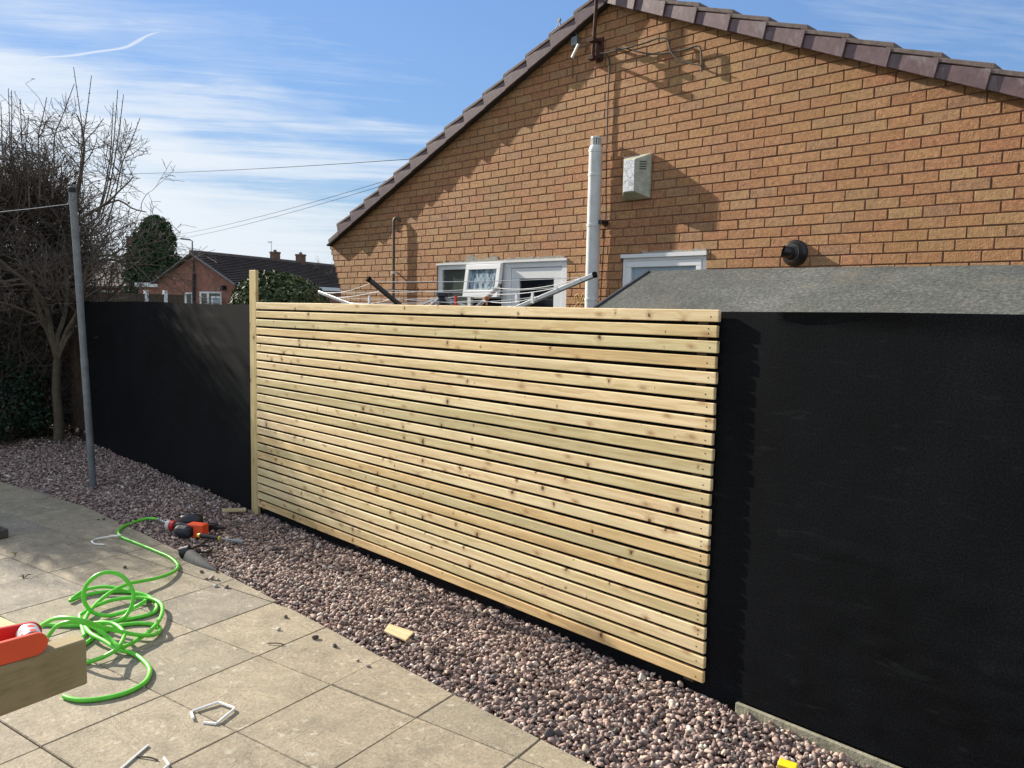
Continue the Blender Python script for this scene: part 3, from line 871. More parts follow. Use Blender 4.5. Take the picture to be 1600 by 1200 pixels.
rt.build('ridge_tile', ROOFTOP, roof_o)
ev = MB(); ex = AXX - 4.93 * cs_
ev.box(ex + .33, ex + .36, WY + .12, 12, AZ - 4.93 * sn_ - .02, AZ - 4.93 * sn_ + .10)
ev.build('fascia', UNDER, roof_o)

# windows and door of the gable
def frame_rect(m, x0, x1, z0, z1, w, y0, y1):
    m.box(x0, x1, y0, y1, z1 - w, z1); m.box(x0, x1, y0, y1, z0, z0 + w)
    m.box(x0, x0 + w, y0, y1, z0 + w, z1 - w); m.box(x1 - w, x1, y0, y1, z0 + w, z1 - w)
w1 = MB(); frame_rect(w1, -1.598, -.508, .95, 2.012, .062, WY + .012, WY + .075)
w1.box(-1.098, -1.040, WY + .012, WY + .075, 1.012, 1.950)
wo = w1.build('window', UPVC, house, bevel=.004)
MB().box(-1.602, -.506, WY - .012, WY + .011, 2.000, 2.020).build('head_trim', UPVC, wo)
MB().box(-1.536, -1.098, WY + .040, WY + .052, 1.012, 1.950).build('pane', GLASSB, wo)
MB().box(-1.040, -.570, WY + .046, WY + .056, 1.012, 1.950).build('pane', GLASS, wo)
MB().box(-1.040, -.570, WY + .020, WY + .045, 1.640, 1.690).build('transom', UPVC, wo)
# opened top-hung sash
sash = MB(); sp = MB(); tilt = math.radians(8)
def sash_pt(x, dz, dy):   # dz down from hinge, dy outwards from sash plane
    zh, yh = 1.998, WY + .004
    return (x, yh - dz * math.sin(tilt) - dy * math.cos(tilt), zh - dz * math.cos(tilt) + dy * math.sin(tilt) * -1)
def sash_box(m, x0, x1, d0, d1, y0, y1):
    v = [sash_pt(x, dz, dy) for dy in (y0, y1) for x, dz in ((x0, d0), (x1, d0), (x1, d1), (x0, d1))]
    m.add(v, [(0, 1, 2, 3), (7, 6, 5, 4), (0, 4, 5, 1), (1, 5, 6, 2), (2, 6, 7, 3), (3, 7, 4, 0)])
for a in ((-1.066, -.530, 0, .055), (-1.066, -.530, .270, .345), (-1.066, -1.010, .055, .270), (-.586, -.530, .055, .270)): sash_box(sash, *a, 0, .045)
so = sash.build('opening_sash', UPVC, wo, bevel=.004)
sash_box(sp, -1.010, -.586, .055, .270, .010, .022); spo = sp.build('sash_pane', GLASSO, wo)
dr = MB(); frame_rect(dr, -.504, .326, -.05, 2.014, .068, WY + .010, WY + .080)
do = dr.build('door', UPVC, house, bevel=.004)
MB().box(-.508, .332, WY - .014, WY + .009, 2.000, 2.022).build('head_trim', UPVC, do)
l = MB(); frame_rect(l, -.432, .254, .02, 1.942, .105, WY + .018, WY + .068); l.box(-.327, .149, WY + .03, WY + .06, .125, .95); l.build('door_leaf', UPVC, do, bevel=.004)
MB().box(-.327, .149, WY + .040, WY + .052, .95, 1.837).build('pane', GLASS, do)
h_ = MB(); h_.box(-.395, -.368, WY + .004, WY + .018, .95, 1.17); h_.box(-.392, -.27, WY - .03, WY - .014, 1.04, 1.06); h_.box(-.390, -.372, WY - .03, WY + .004, 1.04, 1.06); h_.build('handle', ALU, do)
w2 = MB(); frame_rect(w2, .980, 1.830, .95, 2.012, .042, WY + .012, WY + .075); w2o = w2.build('window', UPVC, house, bevel=.004)
MB().box(.972, 1.838, WY - .014, WY + .011, 1.998, 2.030).build('head_trim', UPVC, w2o)
s2 = MB(); frame_rect(s2, 1.024, 1.786, .994, 1.968, .052, WY + .004, WY + .060); s2.build('sash', UPVC, w2o, bevel=.004)
MB().box(1.076, 1.734, WY + .030, WY + .042, 1.046, 1.916).build('pane', GLASSP, w2o)

# ------------------------------------------------------------------ fixtures on the gable
fl = thing('flue_pipe', 'tall white flue pipe standing up the gable between the two windows', 'flue pipe', (.712, WY - .085, -.05))
FX, FY = .712, WY - .082
p = MB(); p.lathe((FX, FY, -.05), (0, 0, 1), [(0, .060), (2.99, .060), (2.995, .0605), (3.02, .060), (3.04, .048)], 24); p.build('pipe', GREYW, fl, smooth=True)
p = MB()
for zc in (1.62, 2.28, 2.72, 2.93):
    p = MB(); p.lathe((FX, FY, zc), (0, 0, 1), [(0, .0605), (.002, .0635), (.026, .0635), (.028, .0605)], 24); p.build('collar', GREYW, fl, smooth=True)
p = MB()
for i in range(12):
    a = i * math.pi / 6; p.box(FX + .042 * math.cos(a) - .006, FX + .042 * math.cos(a) + .006, FY + .042 * math.sin(a) - .004, FY + .042 * math.sin(a) + .004, 2.985, 3.055)
p.lathe((FX, FY, 3.05), (0, 0, 1), [(0, .049), (.014, .047), (.022, .02)], 20); p.lathe((FX, FY, 2.98), (0, 0, 1), [(0, .03), (.07, .03)], 12, 1)
p.build('terminal', [GREYW, BLACKP], fl)
p = MB(); p.box(FX + .03, FX + .10, FY - .01, WY + .002, 2.30, 2.335); p.build('bracket', BLACKP, fl)

al = thing('alarm_box', 'faded white alarm box with flaking front on the brick gable', 'alarm box', (1.12, WY, 2.484))
bx = MB(); d_ = .125; XA = 1.268 - .29
back = [(XA, 2.494), (1.268, 2.494), (1.268, 2.866), (XA, 2.866)]; fr_ = [(XA + .085, 2.545), (1.268 - .085, 2.545), (1.268 - .085, 2.815), (XA + .085, 2.815)]
fy = WY - d_; V = [(x, WY - .002, z) for x, z in back] + [(x, WY - .02, z) for x, z in back] + [(x, fy, z) for x, z in fr_]
bx.add(V, [(3, 2, 1, 0)] + [(a + i, a + (i + 1) % 4, a + 4 + (i + 1) % 4, a + 4 + i) for a in (0, 4) for i in range(4)] + [(8, 9, 10, 11)])
AG = simple('aged cream plastic', (.42, .42, .33), .55, .35, 0, .22, 18)
bx.build('case', AG, al, bevel=.006, seg=2)
def mat_flake():
    m, t, b, co = new_mat('flaking white paint')
    cell = t.voro(t.vmath('ADD', co, t.mapping(t.noise(co, 30, 3, .6, out='Color'), scale=(.03, .03, .03))), 26, feature='DISTANCE_TO_EDGE')
    t.put(b.inputs['Base Color'], t.ramp(cell, [(.02, (.33, .34, .36)), (.07, (.72, .73, .76))])); b.inputs['Roughness'].default_value = .5
    return m
MB().box(XA + .089, 1.268 - .089, fy - .004, fy + .001, 2.549, 2.811).build('front_panel', mat_flake(), al, bevel=.002)
sl_ = MB()
nS = np.array([.105, -.085, 0]); nS /= np.linalg.norm(nS); dS = np.array([.085, .105, 0]); dS /= np.linalg.norm(dS)
for i in range(4): sl_.obox(np.array([1.268 - .0425, fy + .0525, 2.795 - i * .020]) + nS * .0015, dS * .030, nS * .0035, (0, 0, .0032))
sl_.build('vent_slot', BLACKP, al)

bf = thing('boiler_flue', 'black round boiler flue with elbow sticking out low on the gable', 'boiler flue', (2.585, WY, 1.89))
p = MB(); p.lathe((2.585, WY, 1.985), (0, -1, 0), [(0, .098), (.012, .098), (.02, .09), (.035, .072), (.05, .068)], 28); p.build('flange', BLACKP, bf, smooth=True)
p = MB(); p.lathe((2.585, WY - .05, 1.985), (0, -1, 0), [(0, .056), (.022, .056), (.027, .05)], 24); p.build('duct', BLACKP, bf, smooth=True)
p = MB(); c0 = np.array([2.578, WY - .070, 1.985])
arc = [c0 + np.array([-.034 * (1 - math.cos(a)), -.034 * math.sin(a), .004 * a]) for a in np.linspace(0, 1.1, 7)]
tp = MB(); tp.tube(arc + [arc[-1] + np.array([-.014, -.012, .004])], .044, 20, cap=False); tp.tube([q for q in arc] + [arc[-1] + np.array([-.0135, -.0115, .004])], .038, 20, cap=False)
tp.build('elbow', BLACKP, bf, smooth=True)
p = MB(); p.lathe((2.585, WY - .056, 1.985), (0, -1, 0), [(0, .057), (.005, .0585), (.01, .057)], 28); p.build('clip_ring', ALU, bf)

ov = thing('overflow_pipe', 'thin brown pipe with hooked top on the left of the gable', 'pipe', (-2.345, WY - .05, 0))
p = MB(); pts = [(-2.345, WY - .05, .0), (-2.345, WY - .05, 2.50)] + [(-2.345 + .03 * (1 - math.cos(a)), WY - .05 + .02 * (1 - math.cos(a)), 2.53 + .035 * math.sin(a)) for a in np.linspace(.1, 2.2, 6)] + [(-2.29, WY + .0, 2.53)]
p.tube(pts, .0165, 10); p.build('pipe', COPPER, ov, smooth=True)
p = MB(); p.lathe((-2.345, WY - .05, 1.92), (0, 0, 1), [(0, .021), (.03, .021)], 12); p.box(-2.35, -2.34, WY - .035, WY + .004, 1.925, 1.945); p.build('clip', GREYW, ov)

ma = thing('aerial_mast', 'rusty aerial mast with wall bracket at the gable peak', 'aerial mast', (.60, WY - .12, 3.70))
mb_ = onY(926, 93, WY - .13); mt_ = onY(936, -60, WY - .13)
p = MB(); p.tube([mb_, mb_ * .5 + mt_ * .5, mt_], .016, 10); p.build('pole', RUST, ma, smooth=True)
p = MB(); bc = onY(936, 79, WY - .01)
p.box(bc[0] - .035, bc[0] + .045, WY - .012, WY + .004, bc[2] - .10, bc[2] + .11)
for dz in (.075, -.075):
    p.bar((bc[0], WY - .01, bc[2] + dz), (mb_[0], WY - .135, mb_[2] + .09 + dz), .03, .02); p.box(mb_[0] - .03, mb_[0] + .03, WY - .165, WY - .105, mb_[2] + .07 + dz, mb_[2] + .105 + dz)
p.build('bracket', RUST, ma, bevel=.003)
cb = MB()
def wall_cable(pts, r, off=.014):
    cb.tube(spline([onY(x, y, WY - off) for x, y in pts], 5), r, 6)
wall_cable([(937, 84), (952, 82), (972, 75), (990, 79), (1012, 84), (1030, 84), (1048, 82), (1068, 78), (1088, 72), (1094, 75), (1096, 90), (1096, 112)], .0075, .035)
wall_cable([(960, 80), (975, 76), (995, 71), (1012, 66), (1028, 60), (1040, 60), (1045, 68), (1048, 80), (1060, 93), (1078, 99), (1096, 102)], .0065, .045)
wall_cable([(944, 82), (951, 90), (952, 108), (950, 150), (949, 190), (948, 232)], .006)
wall_cable([(948, 232), (947, 300), (947, 335), (944, 372), (941, 420), (938, 470)], .005)
cb.build('loose_cable', CABLE, ma, smooth=True)
jb = thing('cable_gland', 'small white cable end hanging below the left roof verge near the mast', 'cable fitting', onY(896, 82, WY - .05))
p = MB(); a_ = onY(904, 69, WY - .07); b_ = onY(894, 90, WY - .06); p.tube([a_, (a_ + b_) / 2 + np.array([.004, 0, .004]), b_], .013, 10); p.build('sleeve', WHITEP, jb, smooth=True)
p = MB(); q = onY(898, 63, WY - .04); p.box(q[0] - .04, q[0] + .03, WY - .05, WY + .002, q[2] - .045, q[2] + .035); p.build('box', GALV, jb, bevel=.005)
p = MB(); p.tube(spline([onY(894, 92, WY - .03), onY(895, 104, WY - .012), onY(894, 122, WY - .012)], 4), .004, 6); p.build('wire', CABLE, jb); p = MB(); p.tube(spline([onY(908, 67, WY - .03), onY(916, 66, WY - .02), onY(918, 74, WY - .02), onY(913, 81, WY - .02)], 4), .005, 6); p.build('wire', CABLE, jb)
an = thing('cable_stay', 'small metal stay and wire standing on the left roof verge', 'bracket', onY(874, 45, WY))
p = MB(); p.tube([onY(881, 60, WY - .02), onY(874, 33, WY - .02)], .008, 6); p.tube([onY(863, 57, WY - .02), onY(874, 33, WY - .02)], .004, 6); p.tube([onY(878, 38, WY - .02), onY(899, 47, WY - .03), onY(902, 62, WY - .03)], .006, 6)
p.lathe(onY(874, 31, WY - .02), (0, 1, 0), [(-.01, .017), (.01, .017)], 10); p.build('rod', GALV, an)

bw = thing('wicker_ornament', 'golden wicker butterfly ornament on the brick beside the door', 'ornament', onY(909, 480, WY))
p = MB()
for lp in ([(899, 462), (904, 460), (907, 470), (901, 474), (898, 468), (899, 462)], [(907, 470), (911, 459), (916, 463), (914, 472), (907, 474)], [(902, 474), (897, 484), (904, 490), (908, 478)], [(908, 478), (914, 488), (918, 480), (912, 473)], [(905, 460), (908, 490)], [(901, 463), (904, 471)], [(913, 463), (909, 474)]):
    p.tube(spline([onY(x, y, WY - .02) for x, y in lp], 4), .006, 6)
p.build('frame', WICKER, bw, smooth=True)

# ------------------------------------------------------------------ shed behind the fence
sh = thing('garden_shed', 'low shed with worn grey mineral felt roof behind the right mesh', 'shed', (4.2, 1.2, -.09))
SX0, SX1, RY, RZ, SP = 2.569, 5.75, 1.2, 1.772, .4525
EYF = .34; ez = RZ - SP * (RY - EYF)
rf = MB(); nx = 40; V = []; rg = random.Random(8)
ny = 7
prof = [(EYF + (RY - EYF) * j / ny) for j in range(ny + 1)]
for j, y in enumerate(prof):
    for i in range(nx + 1):
        x = SX0 + (SX1 - SX0) * i / nx
        dz = .004 * math.sin(x * 3.1 + j) + (.010 * math.sin(x * 2.3 + .6) if j == ny else .003 * math.sin(x * 7)) + rg.uniform(-.0015, .0015) + (-.006 if j == ny else 0)
        if i in (0, nx): dz = 0
        V.append((x, y, RZ - SP * (RY - y) + dz))
for j in range(ny):
    for i in range(nx):
        a = j * (nx + 1) + i; rf.f.append((a, a + 1, a + nx + 2, a + nx + 1)); rf.mi.append(0)
rf.v = V
yb = 2.06; zb = RZ - SP * (yb - RY)
base = len(rf.v); rf.v += [(SX0 + (SX1 - SX0) * i / nx, yb, zb) for i in range(nx + 1)]
for i in range(nx):
    a = ny * (nx + 1) + i; rf.f.append((a, a + 1, base + i + 1, base + i)); rf.mi.append(0)
ro_ = rf.build('roof', FELT, sh, smooth=True)
for (ya, za, yb_, zb_) in ((EYF, ez, RY, RZ), (RY, RZ, yb, zb)):
    for xx in (SX0, SX1):
        tr = MB(); tr.bar((xx - (.012 if xx == SX0 else -.012), ya, za - .018), (xx - (.012 if xx == SX0 else -.012), yb_, zb_ - .018), .022, .052); tr.build('verge_trim', FELTEDGE, ro_, bevel=.004)
sw = MB(); sw.prism([(SX0 + .06, EYF + .06, -.09), (SX0 + .06, yb - .06, -.09), (SX0 + .06, yb - .06, zb - .02), (SX0 + .06, RY, RZ - .05), (SX0 + .06, EYF + .06, ez - .02)], (SX1 - SX0 - .12, 0, 0)); sw.build('wall', OLDWOOD, sh)

# ------------------------------------------------------------------ rotary airer in the neighbour's garden
ar = thing('rotary_airer', 'rotary clothes airer with open metal arms showing above the slats', 'clothes airer', atD(690, 700, 6.0))
ar.location.z = -.09
CAPM = simple('matt black cap', (.012, .012, .013), .9, .05, 0, .1)
basep = atD(690, 531, 6.0); hub = atD(690, 462, 6.0); hub[0], hub[1] = basep[0], basep[1]
p = MB(); p.tube([(basep[0], basep[1], -.09), (basep[0], basep[1], hub[2] - .02)], .022, 12); p.build('pole', GALV, ar, smooth=True)
p = MB(); p.lathe((basep[0], basep[1], hub[2] - .13), (0, 0, 1), [(0, .03), (.02, .045), (.06, .045), (.07, .032), (.12, .032), (.125, .05), (.15, .048), (.155, .03)], 14); p.build('hub', BLACKP, ar, smooth=True)
tips = [atD(928, 430, 5.0), atD(780, 448, 6.9), atD(498, 456, 8.0), atD(577, 437, 5.5)]
for i, tp_ in enumerate(tips):
    p = MB(); dirv = (tp_ - basep) / np.linalg.norm(tp_ - basep)
    p.bar(basep + dirv * .04, tp_, .024 if i != 3 else .026, .030)
    a_ = p.build('arm', ALU if i != 3 else DARKTUBE, ar, bevel=.004)
    c = MB(); c.bar(tp_ - dirv * .004, tp_ + dirv * .018, .030, .036); c.build('tip_cap', CAPM, ar, bevel=.004)
    mid = basep * .62 + tp_ * .38
    s_ = MB(); s_.bar((hub[0], hub[1], hub[2] - .005), mid, .014, .018); s_.build('strut', ALU, ar)
ln = MB()
for fr_k in (.42, .55, .68, .81, .94):
    for i in range(4):
        a_ = basep + (tips[i] - basep) * fr_k; b2 = basep + (tips[(i + 1) % 4] - basep) * fr_k
        a_ = a_ + np.array([0, 0, .014]); b2 = b2 + np.array([0, 0, .014])
        sag = .012 + .03 * ((i * 7 + int(fr_k * 100)) % 5) / 5
        ln.tube([a_ + (b2 - a_) * q - np.array([0, 0, sag * 4 * q * (1 - q)]) for q in np.linspace(0, 1, 9)], .0024, 4)
ln.build('line', GREYW, ar)
for (px, py, D, mt, lab) in ((712, 470, 5.6, REDP, 'red clothes peg on the airer line nearest the hub'), (832, 465, 5.2, WHITEP, 'white clothes peg on the airer line by the dark door pane'), (577, 470, 5.6, WHITEP, 'white clothes peg on the airer line beside the dark arm'), (807, 466, 6.0, WHITEP, 'white clothes peg on the airer line beside the door frame')):
    q = atD(px, py, D); p = MB()
    for s_ in (-1, 1): p.obox(q + np.array([s_ * .005, 0, 0]), (.004 * 1, 0, 0), (0, .006, 0), (s_ * -.002, 0, .036))
    p.lathe(q + np.array([-.012, 0, .006]), (1, 0, 0), [(0, .005), (.024, .005)], 8)
    o = p.build('clothes_peg', mt, None); tag(o, lab, 'clothes peg', 'pegs left on the airer lines')
q = atD(760, 466, 5.9); p = MB()
for k_ in range(3): p.tube(spline([q + np.array([.014 * math.cos(a + k_), .014 * math.sin(a + k_), .009 * (k_ - 1)]) for a in np.linspace(0, 6.28, 9)], 2), .005, 6)
p.tube([q, q + np.array([.008, 0, -.05])], .007, 6)
tag(p.build('knotted_cord', simple('orange cord', (.50, .19, .07), .8, .2), None, smooth=True), 'orange cord knotted round an airer arm', 'cord')

# ------------------------------------------------------------------ washing line post
pb = onZ(146, 765, -.03); pt_ = atD(113, 298, 6.05)
wp = thing('washing_line_post', 'leaning galvanised washing line post standing in the gravel on the left', 'post', pb)
p = MB(); p.tube([pb, pb + (pt_ - pb) * .46], .0275, 16); p.tube([pb + (pt_ - pb) * .46, pt_], .0255, 16); p.build('pole', GALV, wp, smooth=True)
p = MB(); p.lathe(pt_ - (pt_ - pb) / np.linalg.norm(pt_ - pb) * .01, pt_ - pb, [(0, .029), (.035, .029), (.04, .02)], 14); p.build('cap', BLACKP, wp)
p = MB(); h0 = pt_ + np.array([.02, 0, -.07]); p.tube(spline([h0, h0 + np.array([.03, -.01, .0]), h0 + np.array([.035, -.01, .03]), h0 + np.array([.01, 0, .04])], 4), .004, 6); p.build('hook', GALV, wp)
l0 = pt_ + np.array([0, -.02, -.10]); l1 = atD(-120, 318, 4.9); l1 = l0 + (l1 - l0) * 4; p = MB()
p.tube([l0 + (l1 - l0) * q - np.array([0, 0, .12 * 4 * q * (1 - q)]) for q in np.linspace(0, 1, 14)], .0022, 5)
tag(p.build('washing_line', GREYW, None), 'pale washing line running left from the galvanised post', 'washing line')

# ------------------------------------------------------------------ plants
def leaf_cloud(pts, nrm, size, rg, asp=.5):
    """leaf quads folded along the midrib"""
    N = len(pts); P = np.asarray(pts); n = np.asarray(nrm) + rg.normal(0, .55, (N, 3)); n /= np.linalg.norm(n, axis=1)[:, None]
    a = rg.normal(size=(N, 3)); a -= n * (a * n).sum(1)[:, None]; a /= np.linalg.norm(a, axis=1)[:, None]; b = np.cross(n, a)
    s = size * rg.uniform(.6, 1.3, N)[:, None]
    V = np.stack([P - a * s, P + b * s * asp + n * s * .12, P + a * s, P - b * s * asp + n * s * .12], 1).reshape(-1, 3)
    return V, [(4 * i, 4 * i + 1, 4 * i + 2, 4 * i + 3) for i in range(N)]
def mesh_obj(name, V, Fs, mat, parent=None, origin=None):
    m = bpy.data.meshes.new(name); org = world_loc(parent) if parent is not None else np.array(origin)
    m.from_pydata((np.asarray(V) - org).tolist(), [], Fs); m.materials.append(mat); m.update()
    o = bpy.data.objects.new(name, m); COL.objects.link(o)
    if parent is not None: o.parent = parent
    else: o.location = tuple(org)
    return o

class Twigs:
    def __init__(s, seed): s.rg = random.Random(seed); s.m = MB(); s.thick = MB(); s.ends = []
    def branch(s, p, d, L, r, depth, up=.12, wig=.16, kids=(3, 5), ratio=.6, spread=.75, thick_r=.012, minr=.0022):
        rg = s.rg; n = max(3, int(L / .11)); n = min(n, 9); pts = [np.array(p, float)]; d = np.array(d, float); d /= np.linalg.norm(d)
        for i in range(n):
            d = d + np.array([rg.gauss(0, wig), rg.gauss(0, wig), rg.gauss(0, wig) + up]); d /= np.linalg.norm(d); pts.append(pts[-1] + d * L / n)
        rr_ = [max(minr, r * (1 - .62 * i / n)) for i in range(n + 1)]
        (s.thick if r > thick_r else s.m).tube(pts, rr_, 6 if r > thick_r else 3, cap=False)
        if depth <= 0: s.ends.append((pts[-1], d)); return
        for k_ in range(rg.randint(*kids)):
            t_ = rg.uniform(.3, 1.0); i = min(n - 1, int(t_ * n)); q = pts[i] + (pts[i + 1] - pts[i]) * (t_ * n - i)
            loc = pts[i + 1] - pts[i]; loc = loc / np.linalg.norm(loc)
            sd = np.array([rg.gauss(0, 1), rg.gauss(0, 1), rg.gauss(0, .7)]); sd -= loc * np.dot(sd, loc); sd /= np.linalg.norm(sd)
            nd = loc * (1 - spread * .5) + sd * spread
            s.branch(q, nd, L * ratio * rg.uniform(.6, 1.2), max(minr, rr_[i] * .62), depth - 1, up, wig, kids, ratio, spread, thick_r, minr)

# the hawthorn at the corner
hb = onZ(92, 699, -.06)
ht = thing('hawthorn_tree', 'bare thorny tree with upright shoots and a forked trunk in the left corner', 'tree', hb)
tw = Twigs(3)
fork = hb + np.array([.02, .01, .95])
tw.thick.tube(spline([hb, hb + np.array([.0, .01, .3]), hb + np.array([-.02, 0, .6]), fork], 4), [.064, .058, .055, .052, .050, .049, .048, .047, .046, .045, .045, .044, .044], 9)
for dx, dy, L, r in ((.10, .10, 1.15, .036), (-.12, .10, 1.25, .036), (-.02, -.16, 1.2, .034), (.20, .22, 1.15, .03), (-.3, -.25, 1.2, .03), (-.35, .1, 1.25, .03)):
    tw.branch(fork, (dx, dy, 1.0), L, r, 4, up=.04, wig=.13, kids=(4, 5), ratio=.55, spread=.85, thick_r=.018)
def shoot(px, py0, py1, px1, D):
    a = atD(px, py0, D); b2 = atD(px1, py1, D); mid = (a + b2) / 2 + np.array([.01, 0, 0]); r0 = atD(px * .8 + 14, py0 + 95, D + .05); r1 = a * .5 + r0 * .5 + np.array([.03, 0, -.02]); pts = spline([r0, r1, a, mid, b2], 4); k_ = len(pts)
    for _ in range(3): tw.branch(pts[tw.rg.randint(3, 9)], (tw.rg.gauss(0, 1), tw.rg.gauss(0, 1), .6), tw.rg.uniform(.2, .45), .006, 2, up=.08, kids=(2, 4))
    tw.m.tube(pts, [.0085 - .0055 * i / k_ for i in range(k_)], 4, cap=False)
    for q in pts[6:-1]:
        for _ in range(2):
            e = np.array([tw.rg.gauss(0, 1), tw.rg.gauss(0, 1), .5]); e /= np.linalg.norm(e); tw.m.tube([q, q + e * .016], .0028, 3, cap=False)
for a in ((128, 232, 118, 143, 8.4), (132, 230, 105, 115, 8.5), (165, 225, 112, 143, 8.3) if False else (175, 245, 140, 184, 8.3), (180, 245, 148, 193, 8.35), (172, 245, 160, 177, 8.3), (190, 258, 184, 219, 8.3), (16, 240, 138, 13, 8.6), (18, 230, 141, 18, 8.6), (34, 220, 155, 31, 8.6), (85, 215, 131, 116, 8.4), (60, 215, 152, 73, 8.4), (4, 240, 160, 1, 8.6), (132, 225, 185, 162, 8.4), (40, 230, 180, 45, 8.5)): shoot(a[0], a[1], a[2], a[3], a[4])
tw.branch(atD(150, 330, 8.4), (.9, .3, .25), .75, .014, 3, up=.10, kids=(3, 5)); tw.branch(atD(150, 400, 8.6), (.9, .55, .1), .8, .014, 3, up=-.03, kids=(3, 5)); tw.branch(atD(120, 300, 8.4), (.6, .2, .9), .8, .014, 3, up=.1, kids=(3, 5))
tw.branch(atD(110, 420, 8.8), (.8, .7, .35), 1.1, .016, 3, up=-.05, kids=(4, 6)); tw.branch(atD(120, 350, 8.8), (.8, .6, .5), 1.1, .016, 3, up=-.04, kids=(4, 6))
tw.thick.build('trunk', BARK, ht, smooth=True); tw.m.build('crown', TWIG, ht)

# the dense boundary hedge behind and left of it
hd = thing('hedge', 'dense leafless boundary hedge of tangled dark twigs on the far left', 'hedge', (-4.9, .2, -.09))
hw = MB(); rg = random.Random(17); nrg = np.random.default_rng(4)
def hedge_top(y):
    if y < -1.0: return 2.15 + .25 * math.sin(y * 5)
    if y > .05: return 2.55 - (y - .05) * 1.0
    return 2.80 + .22 * math.sin(y * 4.1 + 1) + .12 * math.sin(y * 11)
lv = []
for i in range(10500):
    y = rg.uniform(-2.25, .42); x = -4.62 - abs(rg.gauss(0, .75)); tp_ = hedge_top(y); z = rg.uniform(-.05, tp_ * .9) if i < 8600 else tp_ * .85 + abs(rg.gauss(0, .30))
    d = np.array([rg.gauss(0, .45), rg.gauss(0, .5), rg.uniform(.1, 1.2)]); L = rg.uniform(.35, .85)
    d /= np.linalg.norm(d); pts = [np.array([x, y, z])]
    for k_ in range(4):
        d = d + np.array([rg.gauss(0, .28), rg.gauss(0, .28), rg.gauss(.05, .22)]); d /= np.linalg.norm(d); q = pts[-1] + d * L / 4
        q[0] = min(q[0], -4.52); pts.append(q)
    r0 = rg.uniform(.004, .0075)
    hw.tube(pts, [r0, r0 * .85, r0 * .7, r0 * .55, r0 * .4], 3, cap=False)
    for k_ in range(3):
        q = pts[rg.randint(1, 4)]; e = np.array([rg.gauss(0, 1), rg.gauss(0, 1), rg.gauss(.4, .8)]); e /= np.linalg.norm(e); l_ = rg.uniform(.08, .25)
        q1 = q + e * l_ * .5; q2 = q1 + (e + np.array([rg.gauss(0, .3), rg.gauss(0, .3), .1])) * l_ * .5
        q1[0] = min(q1[0], -4.47); q2[0] = min(q2[0], -4.45)
        hw.tube([q, q1, q2], [r0 * .5, r0 * .4, r0 * .3], 3, cap=False); lv.append(q2)
hw.build('twigs', TWIG, hd)
st = MB()
for i in range(22):
    y = rg.uniform(-2.2, .4); x = rg.uniform(-5.4, -4.6); q = np.array([x, y, -.09]); pts = [q]
    for k_ in range(6): q = q + np.array([rg.gauss(0, .07), rg.gauss(0, .07), rg.uniform(.25, .42)]); pts.append(q)
    st.tube(pts, [.03 - .0035 * k_ for k_ in range(7)], 6, cap=False)
st.build('stems', BARK, hd)
lv = np.array(lv); lv = lv[nrg.uniform(size=len(lv)) < .40]
V, Fs = leaf_cloud(lv, np.tile([0, 0, 1.0], (len(lv), 1)), .022, nrg, .55)
mesh_obj('withered_leaves', V, Fs, LEAFX, hd)

# leaf litter under the hedge
ll = np.column_stack([nrg.uniform(-5.6, -4.55, 3000) + np.abs(nrg.normal(0, .42, 3000)), nrg.uniform(-1.9, .03, 3000), nrg.uniform(.002, .022, 3000)])
ll = ll[ll[:, 1] > edge_y(ll[:, 0]) + .01]
V, Fs = leaf_cloud(ll, np.tile([0, 0, 1.6], (len(ll), 1)), .020, nrg, .6)
struct(mesh_obj('leaf_litter', V, Fs, simple('dead leaf litter', (.075, .052, .036), .9, .1, 0, .5, 14), None, (-4.5, -.6, 0)), 'stuff')
for i, (px, py, lab) in enumerate(((24, 868, 'tiny dry weed tuft in the slab joint nearest the dark block'), (37, 904, 'tiny pale weed tuft lying on a slab left of the hose'))):
    q = onZ(px, py, .0); m = MB()
    for k_ in range(9):
        a_ = nrg.uniform(0, 6.28); l_ = nrg.uniform(.02, .045); m.tube([q, q + np.array([math.cos(a_) * l_ * .5, math.sin(a_) * l_ * .5, .018]), q + np.array([math.cos(a_) * l_, math.sin(a_) * l_, .014])], [.0016, .0013, .0008], 4, cap=False)
    tag(m.build('weed_tuft', LEAFX if i else simple('straw weed', (.26, .22, .10), .8, .2), None, origin=q), lab, 'weed')

# evergreen shrub under the hedge, bottom left
def blob_points(c, rad, N, nrg, lumps=9, hollow=.75, zmin=None, amp=.22):
    c = np.array(c, float); rad = np.array(rad, float)
    ld = nrg.normal(size=(lumps, 3)); ld /= np.linalg.norm(ld, axis=1)[:, None]; la = nrg.uniform(-amp, amp, lumps)
    d = nrg.normal(size=(N, 3)); d /= np.linalg.norm(d, axis=1)[:, None]
    k = 1 + (la[None] * np.exp(6 * (d @ ld.T - 1))).sum(1) * 1.3
    r = k * (hollow + (1 - hollow) * nrg.uniform(size=N) ** .6)
    p = c + d * rad * r[:, None]
    if zmin is not None: keep = p[:, 2] > zmin; p, d = p[keep], d[keep]
    return p, d
es = thing('evergreen_shrub', 'dark leafy evergreen shrub low in the hedge corner at far left', 'shrub', (-4.62, -.58, -.09))
pp = [blob_points(c_, r_, n_, nrg, 16, .30, -.07, .55) for c_, r_, n_ in (((-4.58, -.66, .34), (.32, .36, .42), 2200), ((-4.66, -.42, .62), (.26, .26, .40), 1300), ((-4.62, -.80, .78), (.22, .25, .36), 900), ((-4.5, -.36, .2), (.22, .24, .24), 800))]
p_ = np.vstack([q[0] for q in pp]); d_2 = np.vstack([q[1] for q in pp]); V, Fs = leaf_cloud(p_, d_2, .025, nrg, .45); mesh_obj('foliage', V, Fs, LEAFD, es)
p = MB()
